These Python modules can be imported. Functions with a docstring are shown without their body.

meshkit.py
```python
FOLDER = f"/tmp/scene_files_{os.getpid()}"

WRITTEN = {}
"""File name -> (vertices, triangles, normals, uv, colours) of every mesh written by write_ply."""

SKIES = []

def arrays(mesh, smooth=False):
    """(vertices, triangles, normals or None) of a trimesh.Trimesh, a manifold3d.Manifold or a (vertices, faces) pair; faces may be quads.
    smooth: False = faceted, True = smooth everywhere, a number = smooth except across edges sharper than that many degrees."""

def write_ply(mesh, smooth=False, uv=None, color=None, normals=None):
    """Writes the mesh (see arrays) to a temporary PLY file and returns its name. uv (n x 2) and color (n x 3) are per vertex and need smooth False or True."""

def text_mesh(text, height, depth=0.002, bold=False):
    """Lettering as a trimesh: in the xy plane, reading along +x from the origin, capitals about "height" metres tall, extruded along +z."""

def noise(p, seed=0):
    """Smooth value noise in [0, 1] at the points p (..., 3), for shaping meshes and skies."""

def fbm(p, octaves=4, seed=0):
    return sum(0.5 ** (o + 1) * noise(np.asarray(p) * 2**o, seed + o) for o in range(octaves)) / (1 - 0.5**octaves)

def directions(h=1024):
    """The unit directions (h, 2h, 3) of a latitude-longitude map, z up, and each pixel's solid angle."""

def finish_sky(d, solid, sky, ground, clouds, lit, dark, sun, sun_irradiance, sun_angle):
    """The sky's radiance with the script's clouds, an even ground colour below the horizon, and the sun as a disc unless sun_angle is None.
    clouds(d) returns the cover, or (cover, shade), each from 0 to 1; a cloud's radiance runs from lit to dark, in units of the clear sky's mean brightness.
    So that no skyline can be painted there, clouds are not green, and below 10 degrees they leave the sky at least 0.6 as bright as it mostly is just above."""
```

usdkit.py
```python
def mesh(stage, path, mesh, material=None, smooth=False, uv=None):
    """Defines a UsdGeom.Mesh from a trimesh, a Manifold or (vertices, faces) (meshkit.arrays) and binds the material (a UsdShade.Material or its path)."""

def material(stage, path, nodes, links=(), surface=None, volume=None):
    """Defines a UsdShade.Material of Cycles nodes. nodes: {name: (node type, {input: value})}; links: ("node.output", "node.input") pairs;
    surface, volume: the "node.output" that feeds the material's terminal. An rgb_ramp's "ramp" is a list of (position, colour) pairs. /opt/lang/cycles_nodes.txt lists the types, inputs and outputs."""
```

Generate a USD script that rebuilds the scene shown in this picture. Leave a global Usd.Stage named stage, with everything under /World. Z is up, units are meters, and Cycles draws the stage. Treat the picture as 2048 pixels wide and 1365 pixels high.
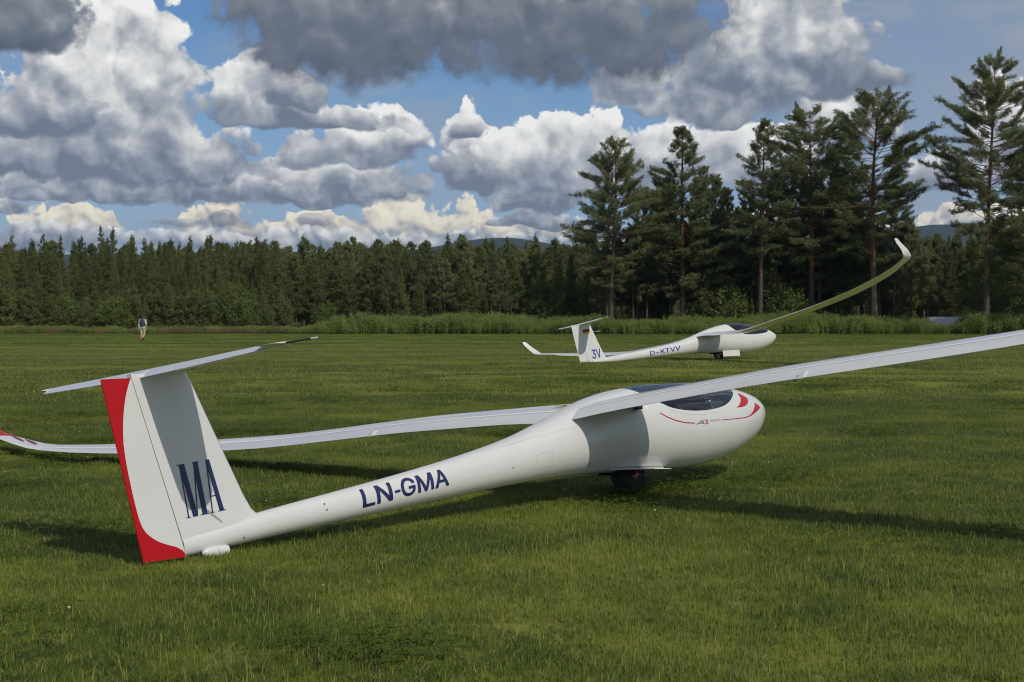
import math, random
import numpy as np
import trimesh
import manifold3d as m3
import usdkit, meshkit
from shapely.geometry import Polygon, LineString, box as sbox
from shapely import affinity, ops
from pxr import Usd, UsdGeom, UsdLux, UsdShade, Gf, Sdf, Vt

stage = Usd.Stage.CreateInMemory()
UsdGeom.SetStageUpAxis(stage, 'Z')
UsdGeom.SetStageMetersPerUnit(stage, 1.0)
UsdGeom.Xform.Define(stage, '/World')
UsdGeom.Scope.Define(stage, '/World/Looks')
rng = np.random.default_rng(7)

# ------------------------------------------------------------------ camera
CAM_H, FOC = 1.448, 2930.0 / 2048.0            # eye height, focal length in picture widths
PITCH = -0.01440                               # radians, slightly down
cam = UsdGeom.Camera.Define(stage, '/World/camera')
cam.CreateHorizontalApertureAttr(36.0)
cam.CreateVerticalApertureAttr(36.0 * 682 / 1024)
cam.CreateFocalLengthAttr(36.0 * FOC)
cam.CreateClippingRangeAttr(Gf.Vec2f(0.1, 60000.0))
cam.CreateFStopAttr(0.0)
cam.AddTranslateOp().Set(Gf.Vec3d(0, 0, CAM_H))
cam.AddRotateXOp().Set(90.0 + math.degrees(PITCH))
cam.CreateExposureAttr(0.0)

# ------------------------------------------------------------------ sun
SUN_AZ, SUN_EL = math.radians(142.0), math.radians(44.6)     # clockwise from +y, above the horizon
SKY_K = 0.08
sun = UsdLux.DistantLight.Define(stage, '/World/sun')
sun.CreateIntensityAttr(0.70)
sun.CreateNormalizeAttr(True)
sun.CreateAngleAttr(0.53)
sun.CreateColorAttr(Gf.Vec3f(1.0, 0.945, 0.85))
sun.AddRotateXYZOp().Set(Gf.Vec3f(90 - math.degrees(SUN_EL), 0, 180 - math.degrees(SUN_AZ) ))

# ------------------------------------------------------------------ node graphs
class Graph:
    def __init__(self):
        self.nodes, self.links, self.k = {}, [], 0
    def node(self, kind, out, **inp):
        name = f'n{self.k}'; self.k += 1
        const = {}
        for a, b in inp.items():
            if isinstance(b, Val):
                self.links.append((b.ref, f'{name}.{a}'))
            else:
                const[a] = b
        self.nodes[name] = (kind, const)
        return Val(self, f'{name}.{out}')
    def math(self, op, a, b=0.5, c=None):
        kw = dict(math_type=op, value1=a, value2=b)
        if c is not None: kw['value3'] = c
        return self.node('math', 'value', **kw)
class Val:
    def __init__(self, g, ref): self.g, self.ref = g, ref
    def out(self, o): return Val(self.g, self.ref.split('.')[0] + '.' + o)
    def __add__(self, o): return self.g.math('add', self, o)
    __radd__ = __add__
    def __sub__(self, o): return self.g.math('subtract', self, o)
    def __rsub__(self, o): return self.g.math('subtract', o, self)
    def __mul__(self, o): return self.g.math('multiply', self, o)
    __rmul__ = __mul__
    def __truediv__(self, o): return self.g.math('divide', self, o)
    def madd(self, m, a): return self.g.math('multiply_add', self, m, a)
    def mx(self, o): return self.g.math('maximum', self, o)
    def mn(self, o): return self.g.math('minimum', self, o)
    def sat(self): return self.g.node('clamp', 'result', value=self, min=0.0, max=1.0)
    def smooth(self, a, b): return self.g.node('map_range', 'result', range_type='smoothstep', value=self, from_min=a, from_max=b, to_min=0.0, to_max=1.0)
    def lin(self, a, b, c=0.0, d=1.0): return self.g.node('map_range', 'result', range_type='linear', value=self, from_min=a, from_max=b, to_min=c, to_max=d, clamp=True)
def mixc(g, f, a, b): return g.node('mix', 'color', mix_type='mix', fac=f, color1=a, color2=b)
def ramp(g, f, stops): return g.node('rgb_ramp', 'color', ramp=stops, fac=f)
def finish(g, path, surface=None, volume=None):
    return usdkit.material(stage, path, g.nodes, g.links, surface=surface.ref if surface else None, volume=volume.ref if volume else None)

# ------------------------------------------------------------------ sky: physical sky with cumulus
def make_sky():
    g = Graph()
    d = g.node('texture_coordinate', 'generated')
    d = g.node('vector_math', 'vector', math_type='normalize', vector1=g.node('geometry', 'position'))
    sep = g.node('separate_xyz', 'x', vector=d)
    x, y, z = sep, sep.out('y'), sep.out('z')
    U = g.math('arctan2', x, y) * 29.3                              # azimuth and elevation, 29.3 units a radian
    V = g.math('arcsine', z) * 29.3
    sky = g.node('sky_texture', 'color', sky_type='single_scattering', sun_disc=False, sun_elevation=SUN_EL, sun_rotation=SUN_AZ,
                 altitude=250.0, air_density=1.0, aerosol_density=0.55, ozone_density=1.6)
    P = g.node('combine_xyz', 'vector', x=U, y=V, z=0.0)
    def noise(vec, s, det, rough=0.55):
        return g.node('noise_texture', 'fac', dimensions='2D', vector=vec, scale=s, detail=float(det), roughness=rough)
    def shift(vec, dx, dy):
        return g.node('vector_math', 'vector', math_type='add', vector1=vec, vector2=(dx, dy, 0.0))
    wob = g.node('noise_texture', 'color', dimensions='2D', vector=P, scale=1.0, detail=2.5, roughness=0.5)
    W = g.node('vector_math', 'vector', math_type='multiply_add', vector1=g.node('vector_math', 'vector', math_type='subtract', vector1=wob, vector2=(0.5, 0.5, 0.5)), vector2=(0.7, 0.45, 0.0), vector3=P)
    def vor(vec, s):
        return g.node('voronoi_texture', 'distance', dimensions='2D', feature='f1', vector=vec, scale=s, detail=1.6, roughness=0.42, lacunarity=2.4)
    B = vor(W, 1.15)
    B2 = vor(shift(W, 0.13, 0.24), 1.15)
    Bf = vor(W, 2.3)
    Bf2 = vor(shift(W, 0.065, 0.12), 2.3)
    N = noise(P, 0.8, 4)
    Nf = noise(P, 2.6, 6, 0.64)
    Nm = noise(P, 1.7, 3, 0.55)
    wu = g.node('separate_xyz', 'x', vector=W); wv = wu.out('y')
    far = V.lin(2.2, 3.4, 1.0, 0.0)                                   # smaller puffs towards the horizon
    relief = (B2 - B) * (1.0 - far) + (Bf2 - Bf) * far
    puff = B * (1.0 - far) + Bf * far
    edge = puff.madd(-0.75, 0.42) + Nf.madd(0.95, -0.48)
    shade0 = relief.madd(0.52, 0.0) + Nf.madd(0.16, -0.08) + Nm.madd(0.62, -0.31) + N.madd(0.45, -0.22)
    k = 1.0 / SKY_K
    def col(c): return tuple(((v / 255.0) / 12.92 if v < 10 else ((v / 255.0 + 0.055) / 1.055) ** 2.4) * k for v in c)
    # clear sky, paler low down, with a thin veil
    sky = g.node('mix', 'color', mix_type='multiply', fac=1.0, color1=sky, color2=(0.53, 0.78, 1.04))
    base = mixc(g, V.lin(0.8, 5.5, 0.70, 0.03), sky, col((152, 171, 196)))
    veil = noise(g.node('vector_math', 'vector', math_type='multiply', vector1=P, vector2=(0.25, 0.8, 1.0)), 0.9, 5, 0.6).smooth(0.42, 0.75)
    right = U.lin(3.5, 6.5) * V.lin(2.0, 3.5)
    base = mixc(g, (veil * 0.62 + right * 0.55).sat(), base, col((150, 160, 176)))
    color = base
    LIT, CREAM = [(0.0, col((110, 121, 138))), (0.25, col((141, 149, 162))), (0.50, col((176, 180, 187))), (0.72, col((216, 217, 217))), (1.0, col((246, 246, 243)))], \
                 [(0.0, col((118, 130, 150))), (0.30, col((150, 158, 170))), (0.52, col((196, 192, 184))), (0.75, col((232, 224, 204))), (1.0, col((248, 240, 218)))]
    DARK = [(0.0, col((84, 93, 108))), (0.40, col((103, 111, 124))), (0.70, col((130, 136, 146))), (1.0, col((176, 178, 182)))]
    def cloud(color, px, base_y, hw, top_y, ramp_=LIT, gain=1.0, bias=0.0, soft=0.09, rough=1.0, op=1.0, mott=1.0):
        az = math.atan((px - 1024) / 2930.0); ck = math.cos(az)
        uc, vb, vt = az * 29.3, math.atan((640 - base_y) / 2930.0 * ck) * 29.3, math.atan((640 - top_y) / 2930.0 * ck) * 29.3
        a, h = hw / 100.0 * ck * ck, max(vt - vb, 0.05)
        X = (wu - uc) / a
        Y = (wv - vb) / h
        lo = (Y * -3.0).mx(0.0)
        up = Y.mx(0.0)
        env = 1.0 - X * X - up * up - lo * lo
        dd = (edge * rough + env) * up.madd(2.6, 0.75)
        cov = dd.smooth(-soft, soft + 0.26)
        if op < 1: cov = cov * op
        s = Y.madd(0.80 * gain, 0.26 + bias) + (shade0 * mott if mott != 1 else shade0)
        return mixc(g, cov, color, ramp(g, s, ramp_))
    # generic cumulus for the rest of the sky
    out = (g.math('absolute', U).smooth(10.5, 13.0) + V.smooth(7.2, 9.5)).sat()
    gen = noise(g.node('vector_math', 'vector', math_type='multiply', vector1=P, vector2=(0.6, 1.0, 1.0)), 0.22, 6, 0.6)
    gc = (gen + edge * 0.06).smooth(0.50, 0.57) * out
    color = mixc(g, gc, color, ramp(g, gen.lin(0.50, 0.66, 0.92, 0.30) + shade0 * 0.5, LIT))
    for c in CLOUDS:
        kw = dict(c[5]) if len(c) > 5 else {}
        color = cloud(color, c[0], c[1], c[2], c[3], {'L': LIT, 'C': CREAM, 'D': DARK}[c[4]], **kw)
    bg = g.node('background_shader', 'background', color=color, strength=SKY_K)
    return finish(g, '/World/Looks/sky_air', surface=bg)

# centre x, base y, half width, top y (pixels of a 2048 wide view along +y, turned into directions), tone
CLOUDS = [
    # far row above the forest
    (145, 480, 130, 400, 'C'), (440, 484, 110, 388, 'C'), (650, 484, 130, 418, 'C'), (795, 478, 95, 378, 'C', dict(bias=.12)), (935, 476, 100, 398, 'C'),
    (1085, 476, 140, 434, 'C'), (1880, 445, 75, 398, 'C'), (2010, 440, 70, 402, 'C'), (560, 492, 620, 458, 'L', dict(bias=-.05, soft=.4, rough=1.6, op=.75)),
    (100, 488, 150, 446, 'L', dict(bias=-.28)), (458, 446, 45, 420, 'D', dict(bias=.2, op=.7, soft=.3)), (632, 452, 48, 430, 'D', dict(bias=.2, op=.7, soft=.3)), (345, 448, 55, 430, 'D', dict(bias=.3, op=.6, soft=.3)),
    (1070, 446, 120, 418, 'L', dict(bias=-.22)), (1080, 410, 95, 352, 'L', dict(bias=-.08)), (1560, 480, 330, 410, 'L', dict(bias=.05, soft=.3)),
    (640, 414, 45, 388, 'L', dict(bias=-.15)), (20, 420, 45, 384, 'L', dict(bias=-.1)),
    # middle bank
    (620, 388, 260, 296, 'L', dict(bias=-.10)), (180, 388, 250, 322, 'L', dict(bias=-.04)), (420, 386, 160, 340, 'L', dict(bias=-.1)),
    (760, 292, 95, 182, 'L', dict(bias=.12)), (690, 316, 160, 246, 'L', dict(bias=-.06)),
    (932, 280, 52, 186, 'L', dict(bias=.15)), (1450, 340, 190, 226, 'L', dict(bias=.14)), (1130, 358, 275, 214, 'L', dict(bias=.06)), (950, 366, 95, 300, 'L', dict(bias=-.25)),
    (940, 268, 42, 222, 'L', dict(bias=-.15)), (1930, 360, 160, 300, 'L', dict(bias=.0)), 
    # upper bank
    (250, 338, 320, 216, 'L', dict(bias=-.13)), (90, 335, 190, 270, 'L', dict(bias=-.25)),
    (215, 244, 225, -60, 'L', dict(bias=.20, gain=.75)), (80, 250, 130, 120, 'L', dict(bias=-.22)),
    (610, 246, 210, 196, 'L', dict(bias=-.16)), (525, 214, 130, 92, 'L', dict(bias=.06)), (600, 205, 70, 150, 'L', dict(bias=-.2)),
    (30, 62, 150, -90, 'D', dict(bias=.1)),
    (2010, 290, 100, 140, 'L', dict(bias=.1)), (1690, 262, 130, 158, 'L', dict(bias=.06)), (1455, 240, 80, 178, 'L', dict(bias=.0)), (1320, 222, 70, 186, 'L', dict(bias=-.1)),
    (1450, 206, 190, 80, 'L', dict(bias=-.10, gain=.5, soft=.2)), (1690, 176, 140, 112, 'L', dict(bias=-.22, gain=.6, soft=.2, mott=.7)), (1590, 130, 170, -60, 'L', dict(bias=.02, gain=.6)), (1500, 150, 150, 40, 'L', dict(bias=-.02, gain=.5, soft=.2)), (1260, 184, 92, 78, 'L', dict(bias=.08)),
    (1000, 52, 480, -160, 'D', dict(bias=.16, gain=.7, soft=.3, rough=1.1, mott=.8)), (690, 92, 250, -190, 'D', dict(bias=.04, gain=1.0, soft=.24, rough=1.1, mott=.7)), (1150, 94, 290, -170, 'D', dict(bias=.04, gain=1.0, soft=.26, rough=1.2, mott=.75)),
]
dome = UsdLux.DomeLight.Define(stage, '/World/sky')
dome.CreateIntensityAttr(1.0)
UsdShade.MaterialBindingAPI.Apply(dome.GetPrim()).Bind(make_sky())

# ------------------------------------------------------------------ naming, tagging, placing
USED = {}
def numbered(parent, name):
    k = USED.get((parent, name), 0); USED[(parent, name)] = k + 1
    return name if k == 0 else f'{name}_{k:03d}'
def tag(prim, label=None, category=None, group=None, kind=None):
    prim = prim.GetPrim() if hasattr(prim, 'GetPrim') else prim
    for k, v in (('label', label), ('category', category), ('group', group), ('kind', kind)):
        if v: prim.SetCustomDataByKey(k, v)
    return prim
def path_of(p): return p if isinstance(p, str) else str((p.GetPrim() if hasattr(p, 'GetPrim') else p).GetPath())
def obj(name, mesh, mat, parent='/World', smooth=False, label=None):
    parent = path_of(parent)
    m = usdkit.mesh(stage, f'{parent}/{numbered(parent, name)}', mesh, mat, smooth=smooth)
    if label: tag(m, label)
    return m
def thing(name, label, category, M=None, loc=None, rotz=0.0, scale=None, group=None, kind=None):
    x = UsdGeom.Xform.Define(stage, '/World/' + numbered('/World', name))
    if M is not None:
        x.AddTransformOp().Set(Gf.Matrix4d(*np.asarray(M, float).T.ravel()))
    elif loc is not None:
        x.AddTranslateOp().Set(Gf.Vec3d(*map(float, loc)))
        if rotz: x.AddRotateZOp().Set(float(math.degrees(rotz)))
        if scale is not None: x.AddScaleOp().Set(Gf.Vec3f(*map(float, np.broadcast_to(scale, 3))))
    tag(x, label, category, group, kind)
    return x
def simple(name, base, rough=0.5, spec=0.5, metallic=0.0, coat=0.0, extra=None):
    g = Graph()
    kw = dict(base_color=base, roughness=rough, specular_ior_level=spec, metallic=metallic, coat_weight=coat)
    kw.update(extra or {})
    return finish(g, '/World/Looks/' + name, surface=g.node('principled_bsdf', 'BSDF', **kw))
def grid_faces(n, m, closed=False, flip=False):
    idx = np.arange(n * m).reshape(n, m)
    if closed: idx = np.concatenate([idx, idx[:, :1]], 1)
    a, b, c, d = idx[:-1, :-1], idx[:-1, 1:], idx[1:, 1:], idx[1:, :-1]
    q = np.stack([a, b, c, d], -1).reshape(-1, 4)
    if flip: q = q[:, ::-1]
    return np.vstack([q[:, [0, 1, 2]], q[:, [0, 2, 3]]])
def loft(P, closed=True, caps=True):
    """rows of points (n, m, 3) -> trimesh; closed: the rows are loops; caps: close both ends."""
    P = np.asarray(P, float); n, m = P.shape[:2]
    v = P.reshape(-1, 3); f = grid_faces(n, m, closed)
    if caps and closed:
        v = np.vstack([v, P[0].mean(0), P[-1].mean(0)]); k = n * m
        i = np.arange(m); j = (i + 1) % m
        f = np.vstack([f, np.stack([j, i, np.full(m, k)], 1), np.stack([i + (n - 1) * m, j + (n - 1) * m, np.full(m, k + 1)], 1)])
    t = trimesh.Trimesh(v, f, process=False)
    t.merge_vertices(); t.update_faces(t.nondegenerate_faces()); t.fix_normals()
    return t
def tube(pts, r, sides=8, caps=True):
    pts = np.asarray(pts, float); r = np.broadcast_to(r, len(pts))
    d = np.gradient(pts, axis=0); d /= np.linalg.norm(d, axis=1, keepdims=True)
    ref = np.array([0, 0, 1.0]) if abs(d[0][2]) < 0.9 else np.array([1.0, 0, 0])
    rows = []
    a = np.cross(d[0], ref)
    for p, t, q in zip(pts, d, r):
        a = a - t * (a @ t); a /= np.linalg.norm(a); b = np.cross(t, a)
        ang = np.linspace(0, 2 * np.pi, sides, endpoint=False)[:, None]
        rows.append(p + q * (np.cos(ang) * a + np.sin(ang) * b))
    return loft(rows, True, caps)
def rbox(sx, sy, sz, r=0.01, at=(0, 0, 0)):
    s = m3.Manifold.sphere(r, 12)
    pts = [s.translate((i * (sx / 2 - r), j * (sy / 2 - r), k * (sz / 2 - r))) for i in (-1, 1) for j in (-1, 1) for k in (-1, 1)]
    m = m3.Manifold.batch_hull(pts).translate(tuple(map(float, at))).to_mesh()
    return trimesh.Trimesh(m.vert_properties[:, :3], m.tri_verts, process=False)
def cat(ms): return trimesh.util.concatenate(ms)

# ------------------------------------------------------------------ terrain
def ground_z(x, y):
    x, y = np.asarray(x, float), np.asarray(y, float)
    z = 0.268 * np.exp(-((x - 6.1) / 15.0) ** 2 - ((y - 43.2) / 14.0) ** 2) - 0.20 * np.exp(-((x + 5.6) / 2.6) ** 2 - ((y - 16.2) / 3.0) ** 2)
    r = np.hypot(x, y)
    z += (meshkit.fbm(np.stack([x / 4.0, y / 4.0, 0 * x + 3.3], -1), 3, 5) - 0.5) * 0.05 * np.clip((np.hypot(x - 1, y - 11) - 4) / 6, 0, 1) * np.clip((130 - r) / 60, 0, 1)
    return z

GRASS_COL = [(0.0, (0.074, 0.109, 0.010)), (0.28, (0.143, 0.183, 0.016)), (0.52, (0.204, 0.232, 0.024)), (0.78, (0.255, 0.260, 0.045)), (1.0, (0.315, 0.258, 0.095))]
def field_tone(g):
    """0..1: how lush or dry the meadow is at this place (world position)."""
    pos = g.node('geometry', 'position')
    a = g.node('noise_texture', 'fac', vector=pos, scale=0.16, detail=4.0, roughness=0.6)
    b = g.node('noise_texture', 'fac', vector=pos, scale=0.9, detail=4.0, roughness=0.62)
    s = g.node('vector_math', 'vector', math_type='multiply', vector1=pos, vector2=(0.035, 0.22, 0.0))
    c = g.node('noise_texture', 'fac', vector=s, scale=1.0, detail=3.0, roughness=0.55)
    return (a - 0.5) * 1.5 + (b - 0.5) * 1.5 + (c - 0.5) * 1.3 + 0.52
def make_ground_mat():
    g = Graph()
    t = field_tone(g)
    pos = g.node('geometry', 'position')
    fine = g.node('noise_texture', 'fac', vector=pos, scale=14.0, detail=5.0, roughness=0.7)
    dist = g.node('vector_math', 'value', math_type='length', vector1=pos)
    c = ramp(g, (t + (fine - 0.5) * 0.5).sat(), GRASS_COL)
    soil = mixc(g, dist.lin(30, 150, 0.36, 0.15), c, (0.036, 0.038, 0.012))
    b = g.node('bump', 'normal', height=fine, strength=0.6, distance=0.06)
    p = g.node('principled_bsdf', 'BSDF', base_color=soil, roughness=0.9, specular_ior_level=0.15, normal=b)
    return finish(g, '/World/Looks/meadow_soil', surface=p)
def leaf_mat(name, stops, world_tone=False, trans=0.3, rough=0.55, spec=0.3, vary=1.0, island=True, lift=0.0):
    g = Graph()
    rnd = g.node('geometry', 'random_per_island') if island else g.node('object_info', 'random')
    obr = g.node('object_info', 'random')
    t = (field_tone(g) + (rnd - 0.5) * 0.80 * vary).sat() if world_tone else (rnd * 0.42 + obr * 0.58).sat()
    c = ramp(g, t, stops)
    kw = {}
    if lift:                                                      # soft thin leaves: shading normal eased towards the sky
        n = g.node('vector_math', 'vector', math_type='multiply_add', vector1=g.node('geometry', 'normal'), vector2=(1.0, 1.0, 1.0), vector3=(0.0, 0.0, lift))
        kw['normal'] = g.node('vector_math', 'vector', math_type='normalize', vector1=n)
    p = g.node('principled_bsdf', 'BSDF', base_color=c, roughness=rough, specular_ior_level=spec, **kw)
    tr = g.node('translucent_bsdf', 'BSDF', color=c)
    return finish(g, '/World/Looks/' + name, surface=g.node('mix_closure', 'closure', fac=trans, closure1=p, closure2=tr))

def build_ground():
    rr = np.r_[0, 0.8 * 1.045 ** np.arange(0, 215)]
    rr = rr[rr < 9000]
    th = np.radians(np.r_[np.arange(-40, 40, 0.8), np.arange(40, 320, 6.0)])
    X, Y = rr[:, None] * np.sin(th), rr[:, None] * np.cos(th)
    P = np.stack([X, Y, ground_z(X, Y)], -1)
    f = grid_faces(len(rr), len(th), True)
    v = P.reshape(-1, 3)
    t = trimesh.Trimesh(v, f, process=False); t.merge_vertices(); t.update_faces(t.nondegenerate_faces())
    if t.face_normals[:, 2].mean() < 0: t.invert()
    m = obj('ground', t, make_ground_mat(), smooth=True)
    tag(m, 'mown grass airfield reaching to the forest edge', 'field', kind='structure')
build_ground()

# ------------------------------------------------------------------ grass blades
def instancer(path, protos, idx, pos, rotz, scale):
    """protos: list of (mesh, material)"""
    pi = UsdGeom.PointInstancer.Define(stage, path)
    UsdGeom.Scope.Define(stage, path + '/prototypes')
    rel = pi.CreatePrototypesRel()
    for k, (mesh, mat) in enumerate(protos):
        x = UsdGeom.Xform.Define(stage, f'{path}/prototypes/clump_{k:03d}')
        ms = mesh if isinstance(mesh, list) else [(mesh, mat)]
        for j, (me, ma) in enumerate(ms):
            usdkit.mesh(stage, f'{path}/prototypes/clump_{k:03d}/leaves_{j:03d}', me, ma)
        rel.AddTarget(x.GetPath())
    n = len(idx)
    pi.CreateProtoIndicesAttr(Vt.IntArray.FromNumpy(np.asarray(idx, np.int32)))
    pi.CreatePositionsAttr(Vt.Vec3fArray.FromNumpy(np.asarray(pos, np.float32)))
    q = np.zeros((n, 4), np.float32); q[:, 0] = np.sin(np.asarray(rotz) / 2) ; 
    pi.CreateOrientationsAttr(Vt.QuathArray([Gf.Quath(float(math.cos(a / 2)), 0.0, 0.0, float(math.sin(a / 2))) for a in rotz]))
    sc = np.asarray(scale, np.float32)
    if sc.ndim == 1: sc = np.repeat(sc[:, None], 3, 1)
    pi.CreateScalesAttr(Vt.Vec3fArray.FromNumpy(sc))
    return pi
def blades(n, size, hmin, hmax, width, seed, lean=0.5, tall=0.03, clump=0.0):
    r = np.random.default_rng(seed)
    xy = r.uniform(-size / 2, size / 2, (n, 2))
    if clump:
        c = r.uniform(-size / 2, size / 2, (max(4, int(n * 0.05)), 2))
        k = r.random(n) < 0.55
        xy[k] = c[r.integers(0, len(c), k.sum())] + r.normal(0, clump, (k.sum(), 2))
    h = hmin + (hmax - hmin) * r.random(n) ** 1.3
    patch = meshkit.fbm(np.c_[xy / (size * 0.22), np.full(n, seed * 1.7)], 3, seed)
    h *= 0.6 + 0.8 * patch
    h[r.random(n) < tall] *= 1.7
    a = r.uniform(0, 2 * np.pi, n); d = np.c_[np.cos(a), np.sin(a)]
    L = h * lean * r.uniform(0.1, 1.3, n)
    w = width * r.uniform(0.6, 1.3, n)
    b = a + np.pi / 2 + r.normal(0, 0.4, n); s = np.c_[np.cos(b), np.sin(b)] * (w / 2)[:, None]
    z0 = np.full(n, -0.01)
    mid = xy + d * (L * 0.35)[:, None]; tip = xy + d * L[:, None]
    zt = h * np.sqrt(np.clip(1 - (L / h * 0.6) ** 2, 0.2, 1))
    V = np.stack([np.c_[xy - s, z0], np.c_[xy + s, z0], np.c_[mid + s * 0.8, zt * 0.6], np.c_[mid - s * 0.8, zt * 0.6], np.c_[tip, zt]], 1)
    i = np.arange(n)[:, None] * 5
    F = np.concatenate([i + [0, 1, 2], i + [0, 2, 3], i + [3, 2, 4]])
    return trimesh.Trimesh(V.reshape(-1, 3), F, process=False)
def clover(n, size, seed, flowers=0):
    r = np.random.default_rng(seed); V, F, k = [], [], 0
    for _ in range(n):
        x, y = r.normal(0, size * 0.25, 2); h = r.uniform(0.045, 0.095); a0 = r.uniform(0, 2 * np.pi)
        for j in range(3):
            a = a0 + j * 2.094; u = np.array([math.cos(a), math.sin(a), r.uniform(-.3, .25)]); s = np.array([-math.sin(a), math.cos(a), 0.0]); c = np.array([x, y, h]); l = r.uniform(0.012, 0.02)
            V += [c, c + u * l + s * l * 0.6, c + u * l * 1.5, c + u * l - s * l * 0.6]; F += [[k, k + 1, k + 2], [k, k + 2, k + 3]]; k += 4
    return trimesh.Trimesh(np.array(V), np.array(F), process=False)

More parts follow.
